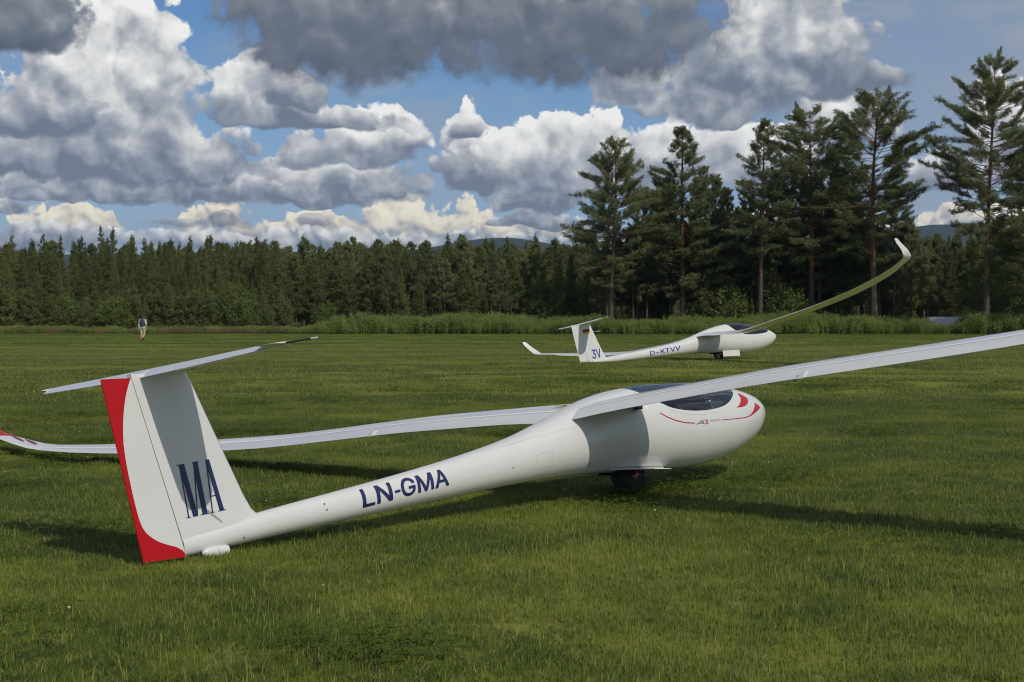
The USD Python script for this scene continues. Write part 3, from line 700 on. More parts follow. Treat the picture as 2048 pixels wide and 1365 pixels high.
# red trailing part of the rudder, both faces
curve = [(-4.715, 1.112), (-4.756, 1.013), (-4.791, .867), (-4.813, .721), (-4.821, .575), (-4.815, .429), (-4.786, .309), (-4.727, .216), (-4.614, .13), (-4.472, .072), (-4.438, .021)]
te = [(-4.7140, .021), (-4.8983, 1.112)]
cs = PchipInterpolator([c[1] for c in curve[::-1]], [c[0] for c in curve[::-1]])
zz = np.linspace(.021, 1.112, 50)
te_x = lambda z: -4.7140 - .1843 * (z - .021) / 1.091
edge_x = lambda z: te_x(z) + .016 + .5 * ((float(cs(z)) - te_x(z) - .016) + math.hypot(float(cs(z)) - te_x(z) - .016, .05))
red = Polygon([(edge_x(z), z) for z in zz] + [(te[1][0] + .0, 1.112), (te[0][0], .021)]).buffer(0)
for sgn in (-1, 1):
    obj('red_panel', decal(red, lambda x, z: fin_side(x, z, .0018, sgn), .03), M_RED, A['rudder'], smooth=True)
obj('trailing_strip', tube([(-4.716, 0, .022), (-4.9005, 0, 1.111)], .0045, 6), M_RED, A['rudder'], smooth=True)
obj('seam', tube([fin_side(np.array(h), np.array(z), .001) for z, h in ((.10, -4.4495), (.4, -4.525), (.8, -4.626), (1.12, -4.7065))], 0.0013, 5), M_SEAM, A['fin_side'] and GA)
def bar(x0, y0, x1, y1, w0, w1=None):
    """stroke between two heights with a level top and bottom"""
    w1 = w0 if w1 is None else w1
    return Polygon([(x0, y0), (x0 + w0, y0), (x1 + w1, y1), (x1, y1)])
def serif(x, y, w, h=.016): return sbox(x, y, x + w, y + h)
letter_m = ops.unary_union([bar(.040, 0, .040, 1, .030), serif(0, 0, .105), serif(-.02, .984, .12), bar(.165, 0, .03, 1, .120, .14), bar(.262, .02, .395, 1, .026, .032), bar(.395, 0, .38, 1, .125), serif(.345, 0, .215), serif(.37, .984, .165)])
letter_a = ops.unary_union([bar(.630, 0, .715, 1, .032, .034), bar(.835, 0, .705, 1, .120, .105), serif(.600, 0, .105), serif(.790, 0, .21), sbox(.655, .30, .86, .318)])
MAP = lambda s_, t_: (-4.415 + .289 * s_ - .034 * t_, .25 + .023 * s_ + .325 * t_)
def shear(poly, fn): return ops.transform(lambda a, b: fn(np.asarray(a), np.asarray(b)), poly)
for L in (letter_m, letter_a):
    obj('fin_letter', decal(shear(L, MAP), fin_side, .03), M_NAVY, GA)
def along(poly, x0, z0, x1, z1, h, lean=0.0):
    p = fit_text(poly, 1.0, 1.0)
    return shear(p, lambda s_, t_: (x0 + (x1 - x0) * s_ + lean * t_, z0 + (z1 - z0) * s_ + h * t_))
word = ops.unary_union([fit_text(text_poly('LN'), .335, 1.0), sbox(.362, .34, .425, .48), affinity.translate(fit_text(text_poly('GMA'), .562, 1.0), .438, 0)])
reg = along(word, -3.035, .176, -2.215, .258, .125)
obj('registration', decal(reg, fus_side, .02), M_NAVY, GA, label='navy letters LN-GMA along the tail boom')
stripe = Polygon([(1.80, .668), (1.855, .652), (1.904, .627), (1.864, .607), (1.78, .585), (1.689, .564), (1.606, .547), (1.513, .537), (1.392, .534), (1.212, .534), (1.064, .534), (1.064, .540), (1.214, .540), (1.395, .541), (1.501, .545), (1.566, .551), (1.629, .565), (1.705, .597), (1.756, .63)]).buffer(0)
obj('nose_stripe', decal(stripe, fus_side, .03), M_RED, GA, label='thin red line that widens at the nose')
st2 = Polygon([(1.555, .770), (1.62, .752), (1.688, .716), (1.657, .681), (1.608, .659), (1.538, .642), (1.456, .636), (1.368, .635), (1.434, .656), (1.492, .685), (1.539, .725)]).buffer(0)
obj('nose_stripe', decal(st2, fus_side, .03), M_RED, GA, label='short red crescent in front of the canopy')
line = LineString([(.168, .644), (.251, .605), (.361, .568), (.491, .542), (.629, .531)]).buffer(.0042, cap_style='flat')
obj('nose_stripe', decal(line, fus_side, .03), M_RED, GA, label='thin red line below the canopy')
obj('type_mark', decal(along(text_poly('JS'), .672, .520, .768, .520, .027, .006), fus_side, .02), M_INK, GA, label='small black letters JS')
obj('type_mark', decal(sbox(.640, .519, .664, .524), fus_side, .02), M_INK, GA)
obj('type_mark', decal(along(text_poly('3'), .778, .512, .832, .512, .040, .004), fus_side, .02), M_RED, GA, label='small red figure 3')
obj('type_mark', decal(along(text_poly('Rapture', False), .862, .526, 1.035, .529, .024, .006), fus_side, .02), M_GREYINK, GA, label='small grey script')
# small things on the skin
for x_, z_ in ((-3.36, .235), (-3.35, .195), (-4.02, .09), (-1.55, .33)):
    obj('static_port', decal(Polygon([(x_ + .006 * math.cos(a), z_ + .006 * math.sin(a)) for a in np.linspace(0, 6.28, 12)[:-1]]), fus_side, .02), M_INK, GA)
hatch = Polygon([(-1.30, .30), (-1.12, .31), (-1.12, .42), (-1.30, .405)]).exterior.buffer(.0016)
obj('hatch_joint', decal(hatch, fus_side, .03), M_SEAM, GA)
rimline = LineString([(.30, .672), (.43, .632), (.55, .615), (.70, .603), (.85, .602), (1.0, .609), (1.16, .628)]).buffer(.0014)
obj('canopy_sill_joint', decal(rimline, fus_side, .03), M_SEAM, GA)
# wing fairing seam, tape, vent
seam = [(-.55, .632), (-.75, .600), (-1.0, .573), (-1.3, .535), (-1.6, .490), (-1.75, .470)]
obj('seam', tube([fus_side(np.array(x), np.array(z), .0) for x, z in seam], .002, 5), M_SEAM, GA)
obj('tape', rbox(.13, .05, .004, .0018, (-.48, .2, .788)), M_YELLOW, GA)
obj('vent', rbox(.07, .05, .035, .008, (-.12, -.30, .70)), M_INK, GA)
# undercarriage doors, tail wheel fairing, probe
def door(sg):
    rows = []
    for x, w in ((-.42, .012), (-.36, .04), (-.2, .075), (0, .115), (.15, .145), (.25, .150), (.31, .12), (.355, .05), (.37, .01)):
        t = np.linspace(0, 1, 6); k = (x + .42) / .79
        y0 = .165 - .035 * k; z0 = .228 - .030 * k; z1 = .232 - .064 * k
        yy, zz_ = sg * (y0 + w * t), z0 + (z1 - z0) * np.sqrt(t)
        top = np.c_[np.full(6, x), yy, zz_]; rows.append(np.concatenate([top, (top - [0, 0, .006])[::-1]]))
    return loft(np.array(rows))
for sg in (-1, 1): obj('gear_door', door(sg), M_WHITE, GA, smooth=40)
pod = []
for x, r in ((-4.335, .004), (-4.328, .016), (-4.312, .025), (-4.285, .031), (-4.24, .034), (-4.185, .034), (-4.150, .032), (-4.145, .029)):
    a = np.linspace(0, 2 * np.pi, 20, endpoint=False); pod.append(np.stack([np.full(20, x), -.050 + r * .85 * np.cos(a), .030 + r * np.sin(a)], -1))
tw = obj('tail_wheel_fairing', loft(np.array(pod)), M_WHITE, GA, smooth=45)
obj('tyre', revolve_y([(.012, -.014), (.026, -.015), (.032, 0), (.026, .015), (.012, .014)], (-4.23, -.050, .022), 24), M_RUBBER, tw, smooth=40)
pr = obj('probe', tube([(-4.52, -1.13, 1.160), (-4.455, -1.23, 1.166), (-4.405, -1.305, 1.170)], .0055, 8), M_CARBON, GA, smooth=True)
obj('probe_tip', tube([(-4.405, -1.305, 1.170), (-4.383, -1.34, 1.172)], .005, 8), M_WHITE, pr, smooth=True)
# red end and maroon slashes on the left winglet
def on_tip(tip):
    tip = np.asarray(tip, float)
    return tip
def tip_band(tip, y0, y1, s0, s1, grow=.004):
    """strip on the upper skin of a winglet between span fractions; s along the chord at each end"""
    tip = np.asarray(tip); t = np.linspace(0, 1, 24)
    m, fl = wing_sections(tip, 0.77, 0.0, 1.5)
    rows = []
    L = np.r_[0, np.cumsum(np.linalg.norm(np.diff(tip[:, :2], axis=0), axis=1))]
    up_m = [PchipInterpolator(np.arange(0, 1, 1), [0]) if False else None]
    d = np.gradient(tip[:, :2], axis=0); d /= np.linalg.norm(d, axis=1, keepdims=True); n = np.stack([-d[:, 1], d[:, 0]], 1)
    s_, up_, _ = airfoil(30, .105)
    tn = math.tan(math.radians(1.5)); hu = up_ - s_ * tn; top = hu.max()
    for k in t:
        w = y0 + (y1 - y0) * k
        q = [np.interp(w, tip[:, 0], tip[:, i]) for i in range(4)]; nn = np.array([np.interp(w, tip[:, 0], n[:, i]) for i in (0, 1)])
        ss = np.linspace(s0(k), s1(k), 8); c_ = q[2] - q[3]; h = (np.interp(ss, s_, hu) - top) * c_ + grow
        rows.append(np.stack([q[2] - ss * c_, q[0] + nn[0] * h, q[1] + nn[1] * h], -1))
    return loft(np.array(rows), False, False)
wl = A_SPEC['tips']['left'][1]
obj('red_panel', tip_band(TIP_L, 8.70, 9.17, lambda k: .02, lambda k: min(1.0, .02 + 2.5 * k)), M_RED, wl, smooth=True)
for y in (8.14, 8.40): obj('slash', tip_band(TIP_L, y, y + .40, lambda k: .60 - .36 * k - .09 * math.sin(k * 3.1), lambda k: .60 - .36 * k + .09 * math.sin(k * 3.1) + .004), M_MAROON, wl, smooth=True)

# ---- the far glider
crB_r = [(.12, .78), (.5, .755), (1.0, .70), (1.7, .655), (3.4, .755), (5.7, .965), (7.4, 1.25), (7.87, 1.36)]
crB_l = [(.12, .78), (.5, .77), (1.0, .74), (1.7, .71), (3.4, .72), (5.7, .90), (7.4, 1.09), (7.9, 1.155)]
chB = [(a, c[1], c[2], c[3]) for (a, _), c in zip(crB_r, CHORD)]
tipR = [(-7.875, 1.452, -.33, -.625, .115), (-8.1, 1.52, -.36, -.65, .11), (-8.28, 1.57, -.40, -.68, .10), (-8.36, 1.62, -.46, -.72, .09), (-8.38, 1.75, -.58, -.80, .09), (-8.37, 1.90, -.72, -.88, .085), (-8.36, 2.02, -.84, -.93, .08)]
tipL = [(7.905, 1.236, -.33, -.625, .115), (8.4, 1.29, -.36, -.65, .11), (8.75, 1.33, -.40, -.68, .10), (8.9, 1.37, -.46, -.73, .09), (9.02, 1.50, -.58, -.83, .09), (9.12, 1.64, -.72, -.92, .085), (9.18, 1.77, -.84, -.97, .08)]
CANB = [(.33, .995), (.36, .95), (.42, .87), (.52, .785), (.70, .700), (.90, .662), (1.15, .655), (1.45, .672), (1.67, .700), (1.78, .732), (1.84, .770), (1.868, .825)]
set_fuselage(.11)
tipR = [(t[0], t[1] - .09, *t[2:]) for t in tipR]; tipL = [(t[0], t[1] - .08, *t[2:]) for t in tipL]
B_SPEC = dict(canopy=CANB, right=side_path(-1, crB_r, chB), left=side_path(1, crB_l, chB), right_tip=tipR, left_tip=tipL, flap_deg=4.0, elevator_deg=17, tip_joint=7.87, fairings=[2.2])
MB = pose(1.0273, 0.1446, (6.101, 43.24, 0.268))
tl = math.radians(1.5); PT = np.array([[math.cos(tl), 0, -math.sin(tl)], [0, 1, 0], [math.sin(tl), 0, math.cos(tl)]])
MB[:3, :3] = MB[:3, :3] @ PT @ np.diag([1.04, 1.0, 1.05])
GB = thing('glider', 'white glider farther off with blue 3V and a small flag on its fin', 'glider', M=MB, group='gliders parked on the grass')
B = build_glider(GB, B_SPEC)
fin_side = B['fin_side']
three = along(text_poly('3', True), -4.335, .190, -4.205, .205, .245, -.02)
vee = along(text_poly('V', True), -4.185, .208, -4.03, .226, .245, -.035)
for L in (three, vee): obj('fin_letter', decal(L, fin_side, .03), M_BLUE, GB)
reg = along(text_poly('D-KTVV'), -2.46, .200, -1.43, .312, .125)
obj('registration', decal(reg, fus_side, .02), M_BLUE, GB, label='blue letters D-KTVV along the tail boom')
for k, ma in enumerate((M_INK, M_RED, M_GOLD)):
    z1_ = .985 - .045 * k
    fl = Polygon([(-4.555, z1_ - .045), (-4.335, z1_ - .025), (-4.345, z1_ + .02), (-4.565, z1_)])
    obj('flag_stripe', decal(fl, fin_side, .03), ma, GB)
for sg in (-1, 1):
    obj('gear_door', rbox(.62, .012, .17, .005, (.33, sg * .20, .155)), M_WHITE, GB, smooth=30)
obj('probe', tube([(-4.24, 0, .93), (-4.10, 0, .935), (-3.97, 0, .94)], .005, 6), M_WHITE, GB, smooth=True)
obj('tail_wheel_fairing', rbox(.16, .06, .08, .028, (-4.15, 0, .04)), M_WHITE, GB, smooth=45)

# ------------------------------------------------------------------ trees
def needles(c, d, n, length, width, spread, r, size=1.0):
    """n slim triangles around each centre c, leaning along d"""
    size = np.repeat(np.broadcast_to(size, len(c)), n)[:, None]
    c = np.repeat(c, n, 0); d = np.repeat(d, n, 0)
    c = c + r.normal(0, length * 0.45, c.shape) * size
    u = d + r.normal(0, spread, d.shape); u[:, 2] += 0.15; u /= np.linalg.norm(u, axis=1, keepdims=True)
    s = np.cross(u, r.normal(0, 1, u.shape)); s /= np.linalg.norm(s, axis=1, keepdims=True)
    L = length * size * r.uniform(0.6, 1.35, (len(c), 1)); w = width * size * r.uniform(0.6, 1.4, (len(c), 1))
    V = np.stack([c - u * L * .5 - s * w * .25, c + s * w * .5, c + u * L * .5, c - s * w * .5], 1)
    i = np.arange(len(c))[:, None] * 4
    return V.reshape(-1, 3), np.concatenate([i + [0, 1, 2], i + [0, 2, 3]])
def sticks(a, b, ra, rb):
    """three sided tapered bars from a to b"""
    a, b = np.asarray(a, float), np.asarray(b, float); n = len(a)
    d = b - a; d /= np.maximum(np.linalg.norm(d, axis=1, keepdims=True), 1e-6)
    p = np.cross(d, [0.31, 0.2, 0.93]); p /= np.maximum(np.linalg.norm(p, axis=1, keepdims=True), 1e-6); q = np.cross(d, p)
    ang = [0, 2.094, 4.189]
    V = np.concatenate([np.stack([x + (p * math.cos(t) + q * math.sin(t)) * np.reshape(rr, (-1, 1)) for t in ang], 1) for x, rr in ((a, ra), (b, rb))], 1)
    i = np.arange(n)[:, None] * 6
    F = np.concatenate([i + [k, (k + 1) % 3, 3 + (k + 1) % 3] for k in range(3)] + [i + [k, 3 + (k + 1) % 3, 3 + k] for k in range(3)])
    return V.reshape(-1, 3), F
def join(parts):
    V, F, k = [], [], 0
    for v, f in parts:
        V.append(v); F.append(f + k); k += len(v)
    return trimesh.Trimesh(np.vstack(V), np.vstack(F), process=False)
def trunk_mesh(H, r0, r, bend=0.25, sides=9):
    z = np.r_[-.3, 0, .3, np.linspace(1.0, H, 12)]
    t = np.clip(z / H, 0, 1)
    x = bend * np.sin(t * 3 + r.uniform(0, 6)) * t; y = bend * np.cos(t * 2.3 + r.uniform(0, 6)) * t
    rad = r0 * (1 - t) ** 0.85 + 0.015; rad[:2] *= 1.35
    m = tube(np.c_[x - x[1], y - y[1], z], rad, sides)
    return m, lambda zz: np.stack([np.interp(zz, z, x - x[1]), np.interp(zz, z, y - y[1]), zz], -1)
def conifer(seed, H, zc, R, r0, form='pine', dens=1.0, leaf=(0.26, 0.075), gap=0.0):
    """trunk mesh (with limbs) and crown mesh of a pine or spruce H metres tall, crown from zc, radius R"""
    r = np.random.default_rng(seed)
    shape = 'pine' if form == 'oval' else form
    tm, ax = trunk_mesh(H, r0, r, 0.45 if shape == 'pine' else 0.1)
    limbs, cen, dr = [], [], []
    z = zc
    A, B, RA, RB = [], [], [], []
    while z < H - 0.25:
        t = (z - zc) / (H - zc)
        if form == 'pine':
            prof = (1 - t) ** 0.62 * (0.55 + 0.75 * min(1, t * 4 + .25)) * 0.9
            pitch0 = -0.12 + 0.85 * t ** 1.3
        elif form == 'oval':
            prof = max(0.08, math.sin(math.pi * (0.10 + 0.86 * t ** 0.85))) ** 0.8 * 1.05; pitch0 = -0.10 + 0.60 * t
        elif shape == 'young':
            prof = (1 - t) ** 0.85 * 1.05; pitch0 = 0.15 + 0.6 * t
        else:
            prof = (1 - t) ** 1.05 * 1.05; pitch0 = -0.25 + 0.5 * t
        nb = r.integers(4, 7) if shape == 'pine' else r.integers(5, 8)
        for _ in range(nb):
            if r.random() < gap * (1 - t): continue
            a = r.uniform(0, 2 * np.pi); pitch = pitch0 + r.normal(0, 0.28 if shape == 'pine' else 0.15)
            lump = 0.5 + 1.0 * float(meshkit.fbm(np.array([[math.cos(a) * 1.3 + seed, math.sin(a) * 1.3, z / (2.6 if H > 14 else 1.7)]]), 2, seed)[0])
            L = R * prof * lump * r.uniform(0.6, 1.2) + (0.15 if shape == 'pine' else .05)
            n = max(3, int(L / 0.45)); s = np.linspace(0, 1, n + 1)
            curl = (0.34 if shape == 'pine' else 0.35) if shape != 'spruce' else 0.22
            dirs = np.c_[np.cos(a + 0.25 * s * r.normal()) * np.cos(pitch + curl * s), np.sin(a + 0.25 * s * r.normal()) * np.cos(pitch + curl * s), np.sin(pitch + curl * s)]
            p = ax(z + r.uniform(-.15, .15)) + np.vstack([[0, 0, 0], np.cumsum(dirs[:-1] * (L / n), 0)])
            rb = 0.012 + 0.016 * L / 2 * (1 if shape == 'pine' else .7)
            A.append(p[:-1]); B.append(p[1:]); RA.append(rb * (1 - s[:-1] * .85)); RB.append(rb * (1 - s[1:] * .85))
            start = 0.38 if shape == 'pine' else 0.12
            for k in range(1, n + 1):
                if s[k] < start: continue
                for sgn in (-1, 1):
                    tl = (0.34 + 0.50 * L / 3) * (1.15 - 0.6 * s[k]) * r.uniform(0.5, 1.2) * (1.0 if shape == 'pine' else 1.05 - .75 * t)
                    side = np.cross(dirs[k], [0, 0, 1.0]) * sgn
                    td = dirs[k] * 0.75 + side * r.uniform(.3, 1) + [0, 0, r.uniform(-.05, .7 + .4 * t) if shape == 'pine' else r.uniform(0, .45)]; td /= np.linalg.norm(td)
                    e = p[k] + td * tl
                    if shape == 'pine': A.append(p[k][None]); B.append(e[None]); RA.append([.008]); RB.append([.003])
                    m = max(1, int(round(tl / 0.2)))
                    for q in range(m):
                        cen.append(p[k] + td * tl * (q + 1) / m); dr.append(td)
            cen.append(p[-1]); dr.append(dirs[-1])
        z += (r.uniform(0.38, 0.62) if shape == 'pine' else r.uniform(0.26, 0.42)) * (1.0 if H > 14 else 0.9)
    for q in range(7):
        cen.append(ax(H + .15 - 0.13 * q)); dr.append(np.array([0, 0, 1.0]))
    cen, dr = np.array(cen), np.array(dr)
    tt = (cen[:, 2] - zc) / (H - zc)
    keep = r.random(len(cen)) > np.clip((tt - .6) * 1.9, 0, .72) * (shape != 'pine'); cen, dr = cen[keep], dr[keep]
    v, f = needles(cen, dr, max(2, int(round((15 if shape == 'pine' else 6) * dens))), leaf[0] * (1.0 if shape == 'pine' else 1.1), leaf[1] * (.82 if shape == 'pine' else 1.25), 0.6, r, 1.0 if shape == 'pine' else 1.05 - .5 * np.clip((cen[:, 2] - zc) / (H - zc), 0, 1))
    wood = sticks(np.vstack(A), np.vstack(B), np.concatenate(RA), np.concatenate(RB))
    trunk = join([(np.array(tm.vertices), np.array(tm.faces)), wood])
    return trunk, trimesh.Trimesh(v, f, process=False)
def broadleaf(seed, H, R, leaf=0.16, n=900, stems=4, low=0.12):
    r = np.random.default_rng(seed)
    A, B, ra, rb, cen, dr = [], [], [], [], [], []
    for s in range(stems):
        a = r.uniform(0, 6.28); out = r.uniform(.05, .45) * R
        p0 = np.array([0.12 * math.cos(a), 0.12 * math.sin(a), -.1]); hh = H * r.uniform(.72, 1.0)
        pts = [p0 + np.array([math.cos(a) * out * t ** 1.3, math.sin(a) * out * t ** 1.3, hh * t]) for t in np.linspace(0, 1, 6)]
        for i in range(5): A.append(pts[i]); B.append(pts[i + 1]); ra.append(.05 * (1 - i / 6)); rb.append(.05 * (1 - (i + 1) / 6))
        for _ in range(int(n / stems / 9)):
            t = r.uniform(low, 1) ; base = pts[0] + np.array([math.cos(a) * out * t ** 1.3, math.sin(a) * out * t ** 1.3, hh * t])
            b = r.uniform(0, 6.28); L = R * (1 - t) ** .6 * r.uniform(.35, 1.0) * (.6 + .8 * min(1, t * 3)) + .12
            e = base + np.array([math.cos(b) * L, math.sin(b) * L, L * r.uniform(.1, .9)])
            A.append(base); B.append(e); ra.append(.012); rb.append(.004)
            for q in range(9):
                k = r.uniform(.35, 1.08); cen.append(base + (e - base) * k + r.normal(0, .13, 3)); dr.append(r.normal(0, 1, 3))
    cen, dr = np.array(cen), np.array(dr); dr /= np.linalg.norm(dr, axis=1, keepdims=True)
    v, f = needles(cen, dr, 3, leaf, leaf * .62, 0.7, r)
    w, wf = sticks(np.array(A), np.array(B), np.array(ra), np.array(rb))
    return trimesh.Trimesh(w, wf, process=False), trimesh.Trimesh(v, f, process=False)

def bark(name, lo, hi, z0, z1):
    g = Graph()
    p = g.node('texture_coordinate', 'object')
    z = g.node('separate_xyz', 'x', vector=p).out('z')
    n = g.node('noise_texture', 'fac', vector=g.node('vector_math', 'vector', math_type='multiply', vector1=p, vector2=(6., 6., 1.6)), scale=1.6, detail=4.0, roughness=0.65)
    c = mixc(g, ((z - z0) / (z1 - z0) + (n - 0.5) * 0.8).sat(), lo, hi)
    c = mixc(g, n.smooth(0.45, 0.7) * 0.5, c, tuple(v * 0.4 for v in lo))
    b = g.node('bump', 'normal', height=n, strength=0.7, distance=0.05)
    return finish(g, '/World/Looks/' + name, surface=g.node('principled_bsdf', 'BSDF', base_color=c, roughness=0.9, specular_ior_level=0.15, normal=b))
M_PBARK = bark('pine_bark', (0.085, 0.070, 0.060), (0.155, 0.075, 0.042), 4.0, 11.0)
M_SBARK = bark('young_bark', (0.10, 0.082, 0.07), (0.15, 0.085, 0.055), 2.0, 7.0)
M_BBARK = simple('birch_bark', (0.20, 0.19, 0.17), 0.85, 0.2)
M_PINE = leaf_mat('pine_needles', [(0, (0.090, 0.110, 0.041)), (.5, (0.145, 0.167, 0.060)), (1, (0.214, 0.227, 0.086))], trans=0.35, rough=0.55, spec=0.3, lift=0.8)
M_YOUNG = leaf_mat('young_needles', [(0, (0.081, 0.102, 0.025)), (.5, (0.122, 0.143, 0.037)), (1, (0.180, 0.189, 0.052))], trans=0.35, rough=0.6, lift=0.8)
M_SPRUCE = leaf_mat('spruce_needles', [(0, (0.070, 0.091, 0.024)), (.5, (0.106, 0.128, 0.033)), (1, (0.156, 0.171, 0.047))], trans=0.35, rough=0.6, lift=0.8)
M_BIRCH = leaf_mat('birch_leaf', [(0, (0.086, 0.123, 0.020)), (.5, (0.130, 0.168, 0.026)), (1, (0.184, 0.213, 0.044))], trans=0.4, rough=0.5, lift=0.8)
M_WEED = leaf_mat('weed_leaf', [(0, (0.135, 0.182, 0.039)), (.5, (0.202, 0.256, 0.053)), (1, (0.284, 0.314, 0.097))], trans=0.4, rough=0.5, lift=0.8)
M_DRY = leaf_mat('dry_stalk', [(0, (0.12, 0.10, 0.04)), (.5, (0.19, 0.145, 0.06)), (1, (0.26, 0.20, 0.09))], trans=0.2, rough=0.7)

UsdGeom.Scope.Define(stage, '/World/Kinds')
def kind_of_tree(name, pair, mats, crown='crown'):
    c = stage.CreateClassPrim('/World/Kinds/' + name); UsdGeom.Xform.Define(stage, c.GetPath()); c.SetSpecifier(Sdf.SpecifierClass)
    usdkit.mesh(stage, f'/World/Kinds/{name}/trunk', pair[0], mats[0], smooth=False)
    usdkit.mesh(stage, f'/World/Kinds/{name}/{crown}', pair[1], mats[1])
    return dict(path=c.GetPath(), H=float(pair[1].vertices[:, 2].max()), R=float(np.percentile(np.hypot(*pair[1].vertices[:, :2].T), 97)), meshes=[(pair[0], mats[0]), (pair[1], mats[1])])
BIG = [kind_of_tree('tall_pine_a', conifer(101, 22, 5.5, 3.5, .24, 'oval', 1.1, gap=.12), (M_PBARK, M_PINE)),
       kind_of_tree('tall_pine_b', conifer(102, 24, 4.0, 3.8, .25, 'pine', 1.25), (M_PBARK, M_PINE)),
       kind_of_tree('tall_pine_c', conifer(103, 23, 8.5, 3.0, .23, 'pine', 1.0, gap=.25), (M_PBARK, M_PINE)),
       kind_of_tree('tall_pine_d', conifer(104, 28, 9.0, 4.9, .29, 'oval', 1.0, gap=.25), (M_PBARK, M_PINE)),
       kind_of_tree('tall_pine_e', conifer(105, 27, 8.5, 4.6, .27, 'oval', 1.0, gap=.2), (M_PBARK, M_PINE))]
MID = [kind_of_tree('pine_a', conifer(111, 12.5, 3.2, 2.0, .13, 'young', 0.9, (.28, .085)), (M_SBARK, M_YOUNG)),
       kind_of_tree('pine_b', conifer(112, 11.5, 2.0, 1.8, .12, 'young', 1.0, (.28, .085)), (M_SBARK, M_YOUNG)),
       kind_of_tree('pine_c', conifer(113, 13.5, 4.5, 2.1, .14, 'pine', 1.2, (.28, .085)), (M_SBARK, M_YOUNG)),
       kind_of_tree('pine_d', conifer(114, 14.0, 5.5, 1.9, .14, 'pine', 1.1, (.28, .085), .1), (M_SBARK, M_PINE)),
       kind_of_tree('spruce_a', conifer(115, 12.0, .8, 1.9, .13, 'spruce', 1.0, (.26, .08)), (M_SBARK, M_SPRUCE)),
       kind_of_tree('spruce_b', conifer(116, 9.0, .5, 1.7, .10, 'spruce', 1.0, (.26, .08)), (M_SBARK, M_SPRUCE))]
SMALL = [kind_of_tree('young_pine_a', conifer(121, 5.0, .3, 1.35, .06, 'young', 1.1, (.24, .075)), (M_SBARK, M_YOUNG)),
         kind_of_tree('young_pine_b', conifer(122, 3.6, .2, 1.15, .05, 'young', 1.1, (.24, .075)), (M_SBARK, M_YOUNG))]
BUSH = [kind_of_tree('birch_bush_a', broadleaf(131, 4.6, 1.6), (M_BBARK, M_BIRCH)), kind_of_tree('birch_bush_b', broadleaf(132, 3.2, 1.6, n=1100, stems=6, low=.05), (M_BBARK, M_BIRCH)),
        kind_of_tree('birch_bush_c', broadleaf(133, 7.0, 2.0, n=1800, stems=3, low=.1), (M_BBARK, M_BIRCH))]
def px_at(px, Y): return (px - 1024.0) / 2930.0 * Y
def h_at(py, Y): return CAM_H + (640.3 - py) / 2930.0 * Y
def plant(kind, name, category, label, x, y, height, width=None, rot=None, group=None):
    r = random.Random(round(x * 100) * 7919 + round(y * 100))
    o = UsdGeom.Xform.Define(stage, '/World/' + numbered('/World', name))
    o.AddTranslateOp().Set(Gf.Vec3d(float(x), float(y), float(ground_z(x, y))))
    o.AddRotateZOp().Set(float(r.uniform(0, 360) if rot is None else rot))
    s = height / kind['H']; w = s * r.uniform(.88, 1.12) if width is None else width / kind['R']
    o.AddScaleOp().Set(Gf.Vec3f(w, w, s))
    tag(o, label, category, group)
    o.GetPrim().GetReferences().AddInternalReference(kind['path']); o.GetPrim().SetInstanceable(True)
    return o

